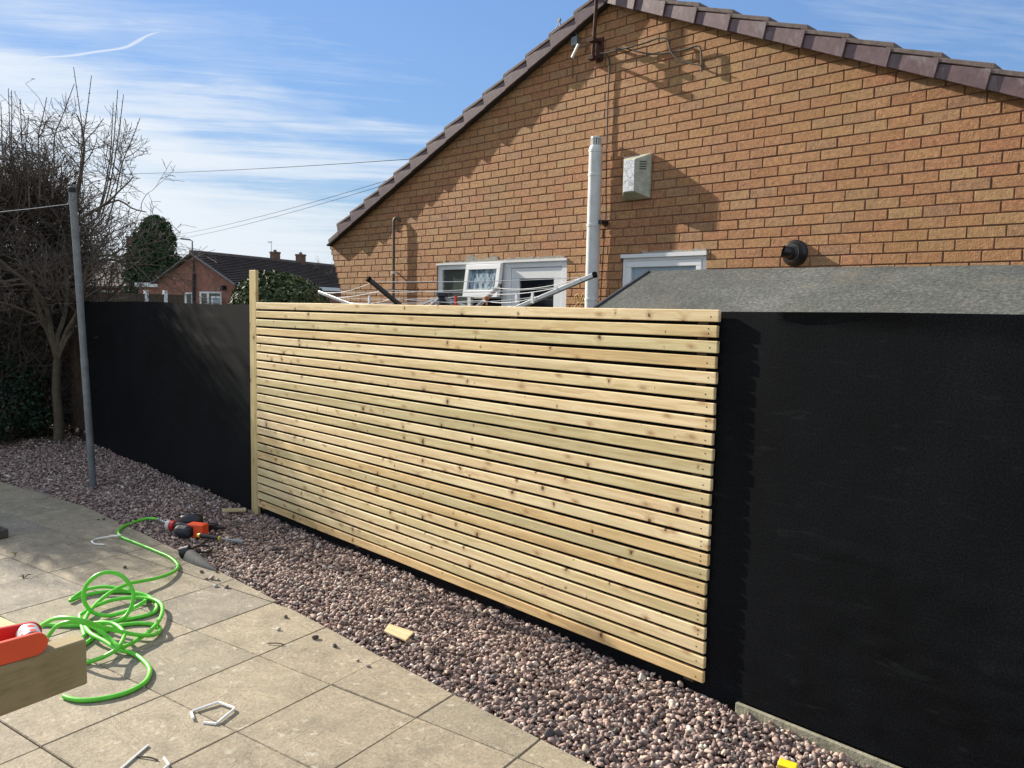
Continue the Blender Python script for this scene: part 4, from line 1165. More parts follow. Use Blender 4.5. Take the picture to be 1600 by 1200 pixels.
for i in range(7): p.tube([(-4.58, -.6, -.09), (-4.58 + rg.uniform(-.15, .15), -.6 + rg.uniform(-.2, .2), .35), (-4.58 + rg.uniform(-.25, .25), -.6 + rg.uniform(-.3, .3), .8)], [.014, .01, .005], 5, cap=False)
p.build('stems', BARK, es)

# round shrub in the next garden
VV = None
rs_ = thing('round_shrub', 'rounded glossy evergreen bush behind the tall upright board', 'shrub', (-5.55, 3.3, -.09))
for (c, rad, N) in (((-5.55, 3.15, 1.27), (.80, .75, .74), 9000), ((-5.98, 2.95, 1.16), (.52, .5, .62), 4500), ((-5.12, 3.3, 1.16), (.52, .5, .62), 4500)):
    p_, d_2 = blob_points(c, rad, N, nrg, 22, .72, 0, .11); V, Fs = leaf_cloud(p_, d_2, .045, nrg, .42)
    if N == 9000: VV, FF = V, Fs
    else: FF = FF + [tuple(i + len(VV) for i in f) for f in Fs]; VV = np.vstack([VV, V])
mesh_obj('foliage', VV, FF, LEAFB, rs_)
p = MB()
for i in range(9): p.tube([(-5.55, 3.3, -.09), (-5.55 + rg.uniform(-.4, .4), 3.3 + rg.uniform(-.3, .3), .6), (-5.55 + rg.uniform(-.9, .9), 3.3 + rg.uniform(-.6, .6), 1.4)], [.035, .025, .012], 6, cap=False)
p.build('stems', BARK, rs_)

# conifer beyond the far bungalow
DCO = 40
cb0 = atD(243, 470, DCO); cb0[2] = -.09; ctop = atD(236, 343, DCO)
co_ = thing('conifer_tree', 'tall dark conifer standing behind the far red brick bungalow', 'tree', cb0)
Hc = ctop[2] + .09
VV = None
for i in range(150):
    f = (i / 149) ** .9; z_ = .5 + (Hc - .5) * f
    rad = 1.62 * (1 - f ** 3.0) ** .65 + .06; a = i * 2.4
    c = cb0 + np.array([math.cos(a) * rad * .80 * nrg.uniform(.5, 1.1), math.sin(a) * rad * .80 * nrg.uniform(.5, 1.1), z_])
    if i > 143: c = cb0 + np.array([nrg.uniform(-.22, .22), nrg.uniform(-.22, .22), z_ - .35 * nrg.uniform(0, 1)])
    rr2 = nrg.uniform(.34, .55) * (1 - .4 * f); p_, d_2 = blob_points(c, (rr2, rr2, rr2 * 1.35), 240, nrg, 5, .5)
    V, Fs = leaf_cloud(p_, d_2, .085, nrg, .45)
    if VV is None: VV, FF = V, Fs
    else: FF = FF + [tuple(q + len(VV) for q in f_) for f_ in Fs]; VV = np.vstack([VV, V])
mesh_obj('crown', VV, FF, LEAFC, co_)
p = MB(); p.tube([cb0, cb0 + np.array([0, 0, Hc * .8])], [.16, .05], 8, cap=False); p.build('trunk', BARK, co_)

# bare twigs of a far tree at the house corner
fb = atD(516, 470, 36); fb[2] = -.09
ft = thing('far_bare_tree', 'faint leafless tree far off just left of the gable corner', 'tree', fb)
tf = Twigs(12); tf.thick.tube([fb, fb + np.array([0, 0, 1.9])], [.09, .06], 6, cap=False)
for dx, dy in ((.5, .3), (-.5, -.3), (-.1, .3), (.2, -.3)): tf.branch(fb + np.array([0, 0, 1.6]), (dx, dy, 1), 1.5, .04, 3, up=.08, kids=(3, 4), minr=.006, thick_r=.02)
tf.thick.build('trunk', BARK, ft); tf.m.build('crown', BARK, ft)

# ------------------------------------------------------------------ far bungalow
Uz = np.array([-.400, .917, 0]); Uz /= np.linalg.norm(Uz); Vv = np.array([Uz[1], -Uz[0], 0]); UP = np.array([0, 0, 1.0])
apx = atD(303, 395, 30)
lf = on_plane(243, 445, apx, Uz); rt_ = on_plane(370, 441, apx, Uz)
hl, hr = abs((lf - apx) @ Vv), abs((rt_ - apx) @ Vv); ezl = (lf[2] + rt_[2]) / 2
fbg = thing('red_brick_bungalow', 'far red brick bungalow with small windows and a long dark tiled roof', 'house', (apx[0], apx[1], -.09))
def fp(s_, z_, u_=0.0): q = apx + Vv * s_ + Uz * u_; q[2] = z_; return q
LNG = 17.0
w_ = MB(); w_.prism([fp(-hl + .1, -.09), fp(hr - .1, -.09), fp(hr - .1, ezl + .05), fp(0, apx[2] - .10), fp(-hl + .1, ezl + .05)], Uz * LNG); w_.build('wall', FBRICK, fbg)
rfo = MB(); nco = 17
for side, hh in ((-1, hl + .05), (1, hr + .05)):
    for i in range(nco):
        f0, f1 = i / nco, (i + 1) / nco
        z0_, z1_ = apx[2] + (ezl - apx[2]) * f0, apx[2] + (ezl - apx[2]) * f1
        a = fp(side * hh * f0, z0_ + .012, -.12); b2 = fp(side * hh * f1, z1_ + .065, -.12); c2 = fp(side * hh * f1, z1_ - .01, -.12); d2 = fp(side * hh * f0, z0_ - .05, -.12)
        rfo.prism([a, b2, c2, d2], Uz * (LNG + .2)); nose = fp(side * (hh * f1 + .012), z1_ + .045, -.12); rfo.obox(nose + Uz * (LNG + .2) / 2 - UP * .035, Vv * .02, Uz * (LNG + .2) / 2, UP * .034, 1)  # added dark strip under each course: the nose shadow put in as colour
rfo_ = rfo.build('roof', [FTILE, simple('painted tile nose shadow', (.022, .018, .018), .9, .1)], fbg)
rd = MB(); rd.bar(fp(0, apx[2] + .04, -.1), fp(0, apx[2] + .04, LNG), .24, .10); rd.build('ridge', FTILE, rfo_)
bg_ = MB()
for side, hh in ((-1, hl + .06), (1, hr + .06)): bg_.bar(fp(0, apx[2] - .03, -.15), fp(side * hh, ezl - .03, -.15), .03, .13, up=Uz)
bg_.build('barge_board', simple('grey barge board', (.20, .20, .205), .6, .3), rfo_)
gt = MB(); gt.bar(fp(hr + .06, ezl - .02, 0), fp(hr + .06, ezl - .02, LNG), .10, .15); gt.build('gutter', FWHITE, rfo_)
for i, (px, py) in enumerate(((430, 400), (470, 403))):
    uu = np.linspace(1, LNG - 1, 400); best = min(uu, key=lambda u_: abs(((fp(0, apx[2], u_) - CAM) @ AX_R) / ((fp(0, apx[2], u_) - CAM) @ AX_W) - (px - 800) / 1250.6))
    D_ = (fp(0, apx[2], best) - CAM) @ AX_W; k_ = D_ / 1250.6; ch = MB(); c = fp(0, apx[2], best)
    ch.obox(c + UP * (k_ * 4), Vv * k_ * 5.5, Uz * k_ * 5.5, UP * k_ * 10); ch.obox(c + UP * (k_ * 12.5), Vv * k_ * 6.2, Uz * k_ * 6.2, UP * k_ * 1.2)
    co2 = ch.build('chimney', FBRICKD, rfo_)
    pt2 = MB(); pt2.lathe(c + UP * k_ * 13, (0, 0, 1), [(0, k_ * 2.6), (k_ * 4, k_ * 2.2)], 10); pt2.build('chimney_pot', FBRICKD, rfo_)
    if i == 0:
        ta = MB(); q = c - Vv * k_ * 7; ta.tube([q, q + UP * k_ * 30], k_ * .45, 5); ta.tube([q + UP * k_ * 29 - Vv * k_ * 7, q + UP * k_ * 29 + Vv * k_ * 2], k_ * .4, 4)
        for e in range(4): ta.tube([q + UP * k_ * 27.5 - Vv * k_ * (6 - e * 2), q + UP * k_ * 30.5 - Vv * k_ * (6 - e * 2)], k_ * .25, 4)
        AER = (ta, q)
tag(AER[0].build('tv_aerial', ALU, None, origin=AER[1]), 'thin TV aerial on the ridge beside the left chimney of the far roof', 'aerial')
def far_box(px0, px1, py0, py1, off, dep, mat, name, par):
    a = on_plane(px0, py1, apx - Uz * off, Uz); b2 = on_plane(px1, py0, apx - Uz * off, Uz); m = MB(); c = (a + b2) / 2
    hw_ = abs((b2 - a) @ Vv) / 2; hh_ = abs(b2[2] - a[2]) / 2
    m.obox(c, Vv * hw_, Uz * dep, UP * hh_); return m.build(name, mat, par)
for (x0, x1, y0, y1, sp_) in ((290, 301, 457, 480, ()), (313, 346, 456, 480, (325,))):
    wn = far_box(x0, x1, y0, y1, .02, .035, FWHITE, 'window', fbg)
    xs_ = [x0] + list(sp_) + [x1]
    for a, b2 in zip(xs_[:-1], xs_[1:]): far_box(a + 2.2, b2 - 2.2, y0 + 2.4, y1, .055, .012, GLASS, 'pane', wn)
os_ = far_box(331, 345, 463, 481, .28, .03, FWHITE, 'open_sash', fbg)
far_box(333.2, 342.8, 465.4, 480, .315, .01, GLASSP, 'pane', os_)
p = MB(); a = on_plane(302.5, 480, apx - Uz * .08, Uz); b2 = on_plane(302.5, 428, apx - Uz * .08, Uz); b3 = on_plane(302.5, 397, apx - Uz * .08, Uz); p.tube([a, b2], .055, 8); p.tube([b2, b3], .03, 6); p.build('soil_pipe', BLACKP, fbg)
p = MB(); a = on_plane(349, 450, apx - Uz * .10, Uz); p.obox(a, Vv * .055, Uz * .10, UP * .09); p.build('boiler_terminal', BLACKP, fbg)
# flat roofed side extension
fx = MB(); a = fp(-hl - .7, -.09, .6); fx.prism([fp(-hl - 1.3, -.09, .4), fp(-hl + .1, -.09, .4), fp(-hl + .1, ezl - .14, .4), fp(-hl - 1.3, ezl - .14, .4)], Uz * 4); fx.build('side_extension', FBRICK, fbg)
fx = MB(); fx.prism([fp(-hl - 1.4, ezl - .14, .3), fp(-hl + .06, ezl - .14, .3), fp(-hl + .06, ezl + .03, .3), fp(-hl - 1.4, ezl + .03, .3)], Uz * 4.2); fx.build('flat_roof', FWHITE, fbg)

# low panel fence with white posts before it
lf_ = thing('low_panel_fence', 'low brown panel fence with white posts in front of the far bungalow', 'fence', atD(243, 480, 25))
lf_.location.z = -.09
p0_ = atD(150, 466, 24); p1_ = atD(285, 466, 26.5)
MB().prism([(p0_[0], p0_[1], -.09), (p1_[0], p1_[1], -.09), (p1_[0], p1_[1], 1.80), (p0_[0], p0_[1], 1.80)], (.03, .04, 0)).build('panel', OLDWOOD, lf_)
for px in (228, 259):
    q = p0_ + (p1_ - p0_) * (px - 150) / 135; MB().box(q[0] - .07, q[0] + .07, q[1] - .12, q[1] - .01, -.09, 1.92).build('post', FWHITE, lf_)
# far left house glimpsed through the twigs
lh0 = atD(195, 440, 45)
lh = thing('far_chimney_house', 'house with tall brick chimney glimpsed through bare twigs on the left', 'house', (lh0[0], lh0[1], -.09))
va = AX_R * np.array([1, 1, 0]); va /= np.linalg.norm(va); ua = np.array([-va[1], va[0], 0])
k_ = 45 / 1250.6
def lp(px, py, u_=0): return atD(px, py, 45) + ua * u_
m = MB(); m.prism([lp(60, 520), lp(240, 520), lp(240, 448), lp(60, 448)], ua * 6); m.build('wall', FBRICK, lh)
m = MB(); m.prism([lp(50, 450, -.4), lp(250, 450, -.4), lp(205, 408, 3), lp(80, 408, 3)], UP * .12 + ua * .02); m.prism([lp(80, 408, 3), lp(205, 408, 3), lp(250, 450, 6.4), lp(50, 450, 6.4)], UP * .12); r2 = m.build('roof', FTILE, lh)
m = MB(); c = lp(184, 384, 2); m.obox(c - UP * .6, va * k_ * 9, ua * k_ * 9, UP * (k_ * 26 + .3)); m.obox(c + UP * (k_ * 26 - .3), va * k_ * 10, ua * k_ * 10, UP * k_ * 1.5); m.lathe(c + UP * (k_ * 27 - .3), (0, 0, 1), [(0, k_ * 3), (k_ * 5, k_ * 2.5)], 10); m.build('chimney', FBRICKD, r2)
m = MB(); m.obox((lp(168, 468) + lp(168, 468)) / 2 - ua * .05, va * k_ * 13, ua * .04, UP * k_ * 14); wq = m.build('window', FWHITE, lh)
m = MB(); m.obox(lp(162, 468) - ua * .10, va * k_ * 4.4, ua * .02, UP * k_ * 11); m.build('pane', GLASS, wq); m = MB(); m.obox(lp(174, 468) - ua * .10, va * k_ * 4.4, ua * .02, UP * k_ * 11); m.build('pane', GLASS, wq)

# street lamp far behind the bungalow
DL = 55; slp = atD(302, 470, DL); slp[2] = -.09
sl2 = thing('street_lamp', 'slim grey street lamp rising behind the far bungalow apex', 'street lamp', slp)
kk = DL / 1250.6; tp2 = atD(301, 377, DL); p = MB(); p.tube([slp, (slp[0], slp[1], tp2[2] - .1), tp2], [.07, .05, .04], 8); p.tube([tp2, atD(296, 374.5, DL)], .035, 6); p.build('column', GALV, sl2)
p = MB(); p.bar(atD(297, 374.5, DL), atD(282, 373, DL), .22, .10); p.build('lamp_head', GALV, sl2, bevel=.02)

for i, (a, b2, Da, Db, lab) in enumerate((((160, 272), (690, 245), 34, 17, 'dark overhead cable nearest the top, crossing the sky to the roof'), ((240, 372), (650, 268), 50, 20, 'upper of the two slanting overhead cables above the far roof'), ((240, 379), (650, 274), 50, 20, 'lower of the two slanting overhead cables above the far roof'))):
    A0, B0 = atD(a[0], a[1], Da), atD(b2[0], b2[1], Db); p = MB()
    p.tube([A0 + (B0 - A0) * q - UP * .9 * q * (1 - q) * (1 if i else .35) for q in np.linspace(0, 1, 20)], .0075, 5)
    tag(p.build('overhead_cable', WIREM, None), lab, 'cable', 'overhead cables over the gardens')

# ------------------------------------------------------------------ air hose
def hp(pts, z=.011):
    out = []
    for q in pts:
        zz_ = q[2] if len(q) > 2 else z
        out.append(onZ(80 + q[0] / 4.8, 860 + q[1] / 4.8, zz_))
    return out
HR = .0094
ho = MB()
a_seg = [onZ(x, y, z) for x, y, z in ((247, 811, .03), (232, 810, .016), (219, 813, .010), (204, 818, .0105), (191, 824, .0105), (185, 831, .0105), (190, 839, .0105), (212, 848, .0105), (244, 861, .0105), (266, 871, .0105), (278, 883, .012), (272, 893, .02), (250, 902, .034), (222, 908, .045))]
a_seg += hp([(590, 248, .06), (510, 280, .06), (430, 325, .05), (350, 390, .035), (295, 450, .03), (258, 510, .03), (252, 560, .03), (300, 625, .034), (400, 680, .03), (500, 742, .02), (600, 768, .012), (680, 815), (738, 885), (730, 950), (680, 1008), (560, 1068), (400, 1108), (250, 1124), (160, 1116), (95, 1094)])
ho.tube(spline(a_seg, 6), HR, 10)
# coil strands; the ring stands up off the slabs
def upr(pts, base):     # points on an upright plane facing the camera through a ground point
    b0 = onZ(80 + base[0] / 4.8, 860 + base[1] / 4.8, 0.01); n_ = np.array([AX_W[0], AX_W[1], 0]); n_ /= np.linalg.norm(n_)
    return [on_plane(80 + x / 4.8, 860 + y / 4.8, b0 + n_ * dd, n_) for x, y, dd in pts]
ring = upr([(690, 390, .10), (600, 440, .06), (500, 475, .03), (410, 490, .0), (315, 465, -.02), (258, 405, -.03), (243, 330, -.03), (268, 255, -.02), (340, 188, 0), (432, 163, .02), (528, 190, .03), (595, 265, .03), (618, 340, .02), (600, 425, .0), (562, 488, -.03), (520, 520, -.06)], (410, 500))
ho.tube(spline(hp([(250, 640, .01), (215, 500, .02), (240, 470, .03), (330, 415, .03)]), 6), HR, 10)
ho.tube(spline(hp([(145, 378, .014), (250, 338, .012), (390, 312), (510, 308), (620, 316), (700, 345, .014), (705, 375, .02)]) + ring + hp([(450, 540, .02), (380, 552, .02)]), 6), HR, 10)
ho.tube(spline(hp([(148, 380, .014), (152, 365, .018), (260, 296, .03), (400, 272, .04), (520, 288, .035), (640, 318, .03), (740, 350, .02), (790, 410, .012), (775, 460), (700, 490), (560, 520), (420, 545, .02), (300, 560, .03)]), 6), HR, 10)
ho.tube(spline(hp([(330, 418, .03), (450, 375, .03), (590, 354, .03), (730, 360, .03), (815, 392, .03), (836, 445, .03), (810, 525, .03), (740, 605, .03), (660, 662, .025), (580, 708, .02), (520, 724, .03), (440, 665, .05), (340, 585, .09), (240, 545, .12), (130, 538, .13), (40, 570, .10), (-20, 640, .04)]), 6), HR, 10)
ho.tube(spline(hp([(-160, 640, .02), (-80, 570, .09), (20, 515, .15), (130, 506, .17), (250, 530, .16), (360, 568, .12), (490, 602, .08), (620, 630, .05), (740, 638, .03), (798, 620, .02), (815, 585, .012), (780, 560), (700, 548), (590, 552), (480, 575), (370, 622), (270, 690), (180, 760)]), 6), HR, 10)
ho.tube(spline(hp([(300, 548, .05), (400, 540, .06), (480, 556, .06), (535, 600, .06), (545, 650, .06), (500, 730, .05), (420, 785, .03), (330, 822, .015), (240, 845), (100, 870)]), 6), HR, 10)
ho.tube(spline(hp([(-420, 575), (-200, 562), (0, 560), (120, 565), (240, 562, .012), (330, 575, .02), (420, 600, .02)]), 6), HR, 10)
hose = thing('air_hose', 'bright green air hose lying in loose coils on the patio', 'hose', (1.4, -1.4, 0))
ho.build('tube', HOSEM, hose, smooth=True)
p = MB(); e0, e1 = onZ(247, 811, .03), onZ(262, 818, .045); p.tube([e0, e0 + (e1 - e0) * .35, e0 + (e1 - e0) * .36, e0 + (e1 - e0) * .7, e0 + (e1 - e0) * .71, e1], [.009, .009, .012, .012, .007, .007], 10); p.build('coupling', ALU, hose, smooth=True)

# ------------------------------------------------------------------ nail gun
ng = thing('nail_gun', 'orange and black nail gun lying on the gravel at the hose end', 'nail gun', onZ(292, 838, 0))
def gp(px, py, z): return onZ(px, py, z)
h0 = gp(262, 820, .05); h1 = gp(300, 824, .05)
ax_ = h1 - h0; ax_[2] = 0; Lh = np.linalg.norm(ax_); ax_ /= Lh; sd2 = np.array([-ax_[1], ax_[0], 0])
p = MB(); p.lathe(h0 - ax_ * .012, ax_, [(0, .014), (.01, .030), (.035, .031), (.04, .026)], 18); p.build('end_cap', GREYW, ng, smooth=True)
p = MB(); p.lathe(h0 + ax_ * .026, ax_, [(0, .0315), (.03, .0325), (.034, .024)], 18); p.build('grip_ring', REDP, ng, smooth=True)
p = MB(); p.tube(spline([h0 + ax_ * .05, h0 + ax_ * .11 + UP * .004, h0 + ax_ * .18], 4), [.024] * 5 + [.022] * 4, 14); p.build('handle', BLACKP, ng, smooth=True)
bc = gp(300, 834, .045)
hd_ = gp(309, 803, .05)
p = MB(); cyl = gp(303, 815, .055); p.lathe(cyl - sd2 * .02 + UP * .01, ax_ * .8 + sd2 * .5, [(-.075, .03), (-.065, .043), (-.02, .046), (.03, .046), (.055, .042), (.07, .022)], 20); p.build('motor_head', BLACKP, ng, smooth=True)
p = MB(); c = gp(287, 830, .042); p.lathe(c - ax_ * .06, ax_, [(0, .022), (.006, .034), (.03, .040), (.09, .042), (.115, .036), (.12, .028)], 18); p.obox(c + ax_ * .02, ax_ * .045, sd2 * .036, UP * .030); p.build('battery_housing', simple('dark blue grey plastic', (.02, .024, .032), .45, .45), ng, bevel=.020, seg=3)
p = MB(); c = gp(309, 828, .048); p.obox(c, ax_ * .060, sd2 * .034, UP * .044); mgz = p.build('magazine', ORANGE, ng, bevel=.009, seg=3)
p = MB(); [p.obox(c + ax_ * q_ - sd2 * .0335, ax_ * .003, sd2 * .002, UP * .030) for q_ in (-.036, -.024, -.012)]; p.build('grille', BLACKP, ng)
p = MB(); c = gp(322, 822, .04); p.obox(c + ax_ * .045, ax_ * .04, sd2 * .022, UP * .022); p.lathe(c + ax_ * .08, ax_, [(0, .017), (.05, .012), (.055, .006)], 12); p.build('nose', BLACKP, ng, bevel=.004)

hm = thing('pry_bar', 'dark handled tool with yellow end lying on the gravel', 'hand tool', gp(345, 843, 0))
a, b2 = gp(309, 836, .035), gp(381, 847, .022); d = (b2 - a) / np.linalg.norm(b2 - a)
p = MB(); p.tube([a + d * .02, a + d * .16], [.0155, .013], 12); p.build('handle', BLACKP, hm, smooth=True)
p = MB(); p.tube([a, a + d * .022], [.011, .0165], 12); p.tube([a + d * .16, a + d * .165], .0145, 12); p.build('end_band', YELLOW, hm, smooth=True)
p = MB(); p.tube([a + d * .165, a + d * .27], .008, 8); p.bar(a + d * .26, b2, .034, .018); p.build('steel_head', GALV, hm, bevel=.003)

cp = thing('tool_pouch', 'black round cup with looped strap and long grey tongue on the slab edge', 'tool pouch', gp(305, 868, 0))
c = gp(297, 862, .035); p = MB(); p.lathe(c + np.array([-.02, -.02, .0]), np.array([.55, .6, .2]), [(-.03, .026), (-.028, .034), (.028, .036), (.03, .028)], 20); p.build('body', BLACKP, cp, smooth=True)
p = MB(); p.tube(spline([c + np.array([.0, .01, .015]), gp(312, 853, .035), gp(324, 853, .025), gp(331, 858, .012), gp(322, 863, .012), gp(308, 862, .015), c + np.array([.01, 0, -.01])], 5), .0075, 8); p.build('strap', BLACKP, cp, smooth=True)
t0, t1 = onZ(297, 868, .022), onZ(338, 891, .006); dd = t1 - t0; sd_3 = np.array([-dd[1], dd[0], 0]); sd_3 /= np.linalg.norm(sd_3)
tm = MB(); V = []; nn_ = 10
for i in range(nn_ + 1):
    f = i / nn_; wd = .038 * (1 - f ** 2.2) + .004
    for k_ in range(9):
        a_ = math.pi * k_ / 8; q = t0 + dd * f; V.append((q[0] + sd_3[0] * wd * math.cos(a_), q[1] + sd_3[1] * wd * math.cos(a_), .0015 + (.052 * (1 - f) + .006) * math.sin(a_)))
tm.add(V, [(i * 9 + k_, i * 9 + k_ + 1, (i + 1) * 9 + k_ + 1, (i + 1) * 9 + k_) for i in range(nn_) for k_ in range(8)])
tm.build('tongue', simple('grey webbing', (.115, .115, .112), .8, .2, 0, .2, 40), cp, smooth=True)

# ------------------------------------------------------------------ offcuts, strips, stones
def offcut(px, py, L, w, th, ang, lab, z=.018):
    c = onZ(px, py, z); d = np.array([math.cos(ang), math.sin(ang), 0]); s2 = np.array([-d[1], d[0], 0])
    m = MB(); m.obox(c, d * L / 2, s2 * w / 2, UP * th / 2); o = m.build('timber_offcut', WOODOFF, None, bevel=.0012, origin=c - UP * th / 2); tag(o, lab, 'timber offcut', 'slat offcuts on the gravel'); return o
oq = [onZ(x, y, .021) for x, y in ((600, 985), (634, 1000), (647, 987), (607.5, 974))]; m = MB(); m.prism(oq, (0, 0, -.009))
tag(m.build('timber_offcut', WOODOFF, None, bevel=.0012), 'small pale slat offcut lying alone on the pebbles before the slats', 'timber offcut', 'slat offcuts on the gravel')
oa, ob = onZ(347, 797, .02), onZ(384, 796, .02); offcut(366, 797, np.linalg.norm(ob - oa), .040, .018, math.atan2(*(ob - oa)[[1, 0]]), 'long grey slat offcut on the gravel at the foot of the tall board', .02)
def strip(pts, r, lab):
    m = MB(); P_ = [onZ(x, y, z) for x, y, z in pts]; m.tube(P_, r, 7)
    tag(m.build('plastic_strip', WHITEP, None), lab, 'plastic strip', 'white plastic strips on the patio')
strip([(302, 1122, .010), (299, 1113, .006), (301, 1111, .006), (341, 1097, .008), (344, 1098, .008), (366, 1106, .008), (366, 1108, .008), (341, 1129, .006), (338, 1131, .006), (318, 1129, .005)], .0052, 'bent white plastic strip shaped like an open hexagon on the slabs')
strip([(186, 1204, .006), (232, 1164, .006)], .0042, 'straight white plastic strip at the bottom edge of the photo')
strip([(256, 1184, .006), (264, 1195, .006), (250, 1206, .006)], .0042, 'hook shaped white plastic strip at the bottom edge of the photo')
strip([(163, 851, .006), (148, 850, .006), (143, 846, .006), (150, 842, .008), (172, 838, .012), (190, 836, .024)], .0048, 'white plastic strip hooked over the green hose near the gravel')
yp = onZ(1231, 1197, .02); m = MB(); m.obox(yp, (.03, .006, 0), (-.004, .016, .004), (0, -.003, .010)); tag(m.build('yellow_scrap', YELLOW, None, bevel=.004, seg=2), 'small bright yellow plastic scrap on the gravel at the bottom edge', 'plastic scrap')
stn = [((309, 879), .013), ((315, 893), .014), ((339, 893), .010), ((330, 903), .016), ((322, 904), .011), ((337, 915), .014), ((354, 917), .013), ((340, 905), .012), ((446, 963), .014), ((435, 983), .011), ((492, 996), .014), ((523, 1008), .013), ((575, 1040), .012), ((195, 886), .012), ((186, 818), .010), ((162, 811), .012), ((172, 808), .011), ((154, 812), .009), ((559, 1032), .007)]
PL = ['stray pebble touching the side of the grey tongue', 'dark stray pebble on the slab just below the grey tongue', 'small stray pebble beside the pointed tip of the grey tongue',
      'larger grey stray pebble of the close pair below the tongue tip', 'smaller stray pebble of the close pair below the tongue tip', 'pale stray pebble left of its dark neighbour near the gravel edge',
      'dark stray pebble right of its pale neighbour near the gravel edge', 'whitish stray pebble between the close pair and the pale pebble', 'brown stray pebble on the slab above the thin dark twig',
      'pale stray pebble on the slab nearest the thin dark twig', 'dark stray pebble by the gravel edge, left of two on one slab', 'dark stray pebble by the gravel edge, right of two on one slab',
      'stray pebble lying on the slab joint nearest the timber offcut', 'lone dark pebble on the slab above the hose coils', 'stray pebble beside the bend of the hose near the gravel',
      'rightmost dark crumb of three in the shade left of the hose bend', 'topmost dark crumb of three in the shade left of the hose bend', 'leftmost dark crumb of three in the shade left of the hose bend', 'tiny stray pebble just left of the slab joint near the offcut']
PM = [simple('stray pebble stone', c_, .7, .25, 0, .3, 60, (150, .4, .002)) for c_ in ((.16, .12, .11), (.30, .245, .22), (.46, .42, .38), (.10, .08, .075))]
PI = [1, 0, 0, 1, 1, 2, 0, 2, 0, 2, 3, 3, 1, 3, 0, 3, 3, 3, 0]
for i, ((px, py), s_) in enumerate(stn):
    c = onZ(px, py, s_ * .5); o = pebbles('loose_pebble', np.zeros((1, 3)), np.array([s_ * .92]), PM[PI[i]], 50 + i); o.location = tuple(c)
    tag(o, PL[i], 'pebble', 'stray pebbles on the patio slabs')
for i, (a, b2, lab) in enumerate((((418, 1005), (444, 1007), 'thin dark twig lying across a slab joint near the gravel edge'), ((213, 1182), (247, 1188), 'thin dark twig between the two white strips at the bottom'))):
    a0, b0 = onZ(*a, .005), onZ(*b2, .005); m = MB(); m.tube(spline([a0, (a0 + b0) / 2 + np.array([.004, .006, .003]), b0], 4), .0028, 5); tag(m.build('twig', TWIG, None), lab, 'twig')

# ------------------------------------------------------------------ timber trestle in the foreground
DT = 1.6
c1 = atD(135.5, 998, DT); zt_ = c1[2]
eN = onZ(0, 1043, zt_) - c1; eN[2] = 0; eN /= np.linalg.norm(eN)
eF = np.array([-eN[1], eN[0], 0]); q = onZ(0, 964, zt_) - c1
if eF @ q < 0: eF = -eF
TK = .094; Wt = .047; Lt = 1.5
tb = thing('timber_trestle', 'thick sawn timber beam end jutting in at the lower left', 'trestle', c1 + eN * .7); tb.location.z = 0
m = MB(); m.obox(c1 + eN * Lt / 2 + eF * Wt / 2 - UP * TK / 2, eN * Lt / 2, eF * Wt / 2, UP * TK / 2)
o = m.build('beam', TIMB, tb, bevel=.003)
for s_ in (.55, 1.35):
    for w2_ in (.012, Wt - .012):
        a = c1 + eN * s_ + eF * w2_ - UP * (TK + .0); b2 = a + eF * (.30 if w2_ > .02 else .02); b2[2] = .001
        m = MB(); m.bar(a, b2, .045, .07, up=eN); m.build('leg', TIMB, tb)
bp = thing('wide_plank', 'pale sawn plank lying against the timber beam at the left edge', 'plank', (c1[0] - .2, c1[1] - .3, zt_ - .03))
e2 = c1 + np.array([-.062, -.050, -.003]); e1 = c1 + np.array([-.42, -.137, -.003]); e3 = e2 + eN * 1.1; e4 = e1 + eN * 1.1
m = MB(); m.prism([e1, e2, e3, e4], (0, 0, -.022)); m.build('board', TIMBT, bp, bevel=.002)
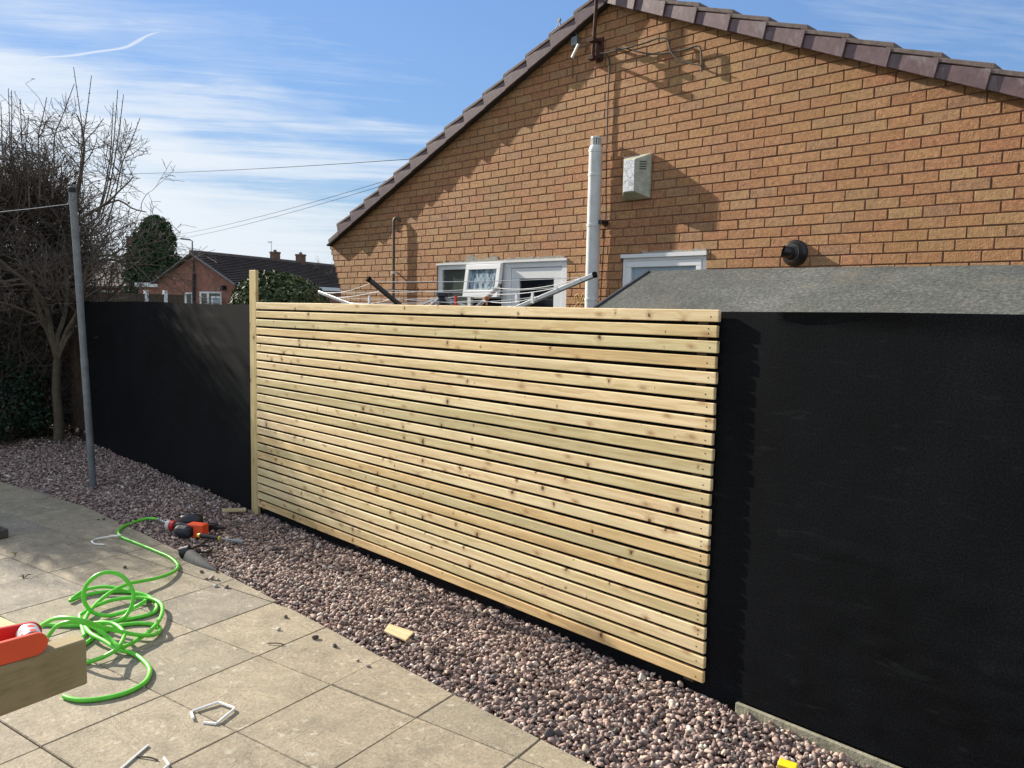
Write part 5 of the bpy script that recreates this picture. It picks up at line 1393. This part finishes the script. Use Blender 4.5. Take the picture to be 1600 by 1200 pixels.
# red handled tool lying on the beam
cl = thing('red_clamp', 'orange red twin handled tool with a grey label lying on the beam', 'hand tool', c1 + eN * .12)
cl.location.z = zt_
print('eN', eN, 'eF', eF, 'angle', np.degrees(np.arccos((eN @ q) / np.linalg.norm(q))), 'c1', c1)
def plate(px0, py0, px1, py1, z, w, th, mat, name):
    a, b2 = onZ(px0, py0, z), onZ(px1, py1, z); d = (b2 - a) / np.linalg.norm(b2 - a); s2 = np.array([-d[1], d[0], 0])
    L_ = np.linalg.norm(b2 - a); poly = [a - UP * w / 2, b2 - UP * w / 2] + [b2 + d * (w / 2 * math.cos(t_)) + UP * (w / 2 * math.sin(t_)) for t_ in np.linspace(-1.4, 1.4, 9)] + [b2 + UP * w / 2, a + UP * w / 2]
    m = MB(); m.prism([p_ - s2 * th / 2 for p_ in poly], s2 * th); return m.build(name, mat, cl, bevel=.0015)
plate(-90, 1047, 55, 1006, zt_ + .0225, .043, .011, ORANGE, 'handle')
plate(-90, 1016, 46, 989, zt_ + .0225, .043, .010, REDP, 'handle')
a = onZ(50, 1004, zt_ + .026); b2 = onZ(43, 989, zt_ + .026); m = MB(); dd = (b2 - a); m.lathe(a - dd * -.08, dd, [(0, .0205), (np.linalg.norm(dd) * .85, .0205)], 24)
def mat_label():
    mm, t, b, co = new_mat('printed grey label')
    ck = t.new('ShaderNodeTexVoronoi'); ck.distance = 'CHEBYCHEV'; t.put(ck.inputs['Vector'], co); ck.inputs['Scale'].default_value = 46; ck.inputs['Randomness'].default_value = .15
    t.put(b.inputs['Base Color'], t.ramp(ck.outputs['Distance'], [(.0, (.75, .07, .02)), (.24, (.75, .07, .02)), (.25, (.42, .43, .46)), (.40, (.42, .43, .46)), (.41, (.75, .74, .74)), (.47, (.40, .41, .44))], 'CONSTANT'))
    b.inputs['Roughness'].default_value = .35; return mm
m.build('label_barrel', mat_label(), cl, smooth=True)
db = onZ(-6, 833, .03); m = MB(); m.obox(db, (.06, .01, 0), (-.01, .05, 0), (0, 0, .03)); m.box(db[0] - .03, db[0] + .03, db[1] - .02, db[1] + .02, .055, .075)
tag(m.build('dark_box', DARKTUBE, None, bevel=.006), 'dark low block just entering the left edge on the slabs', 'block')
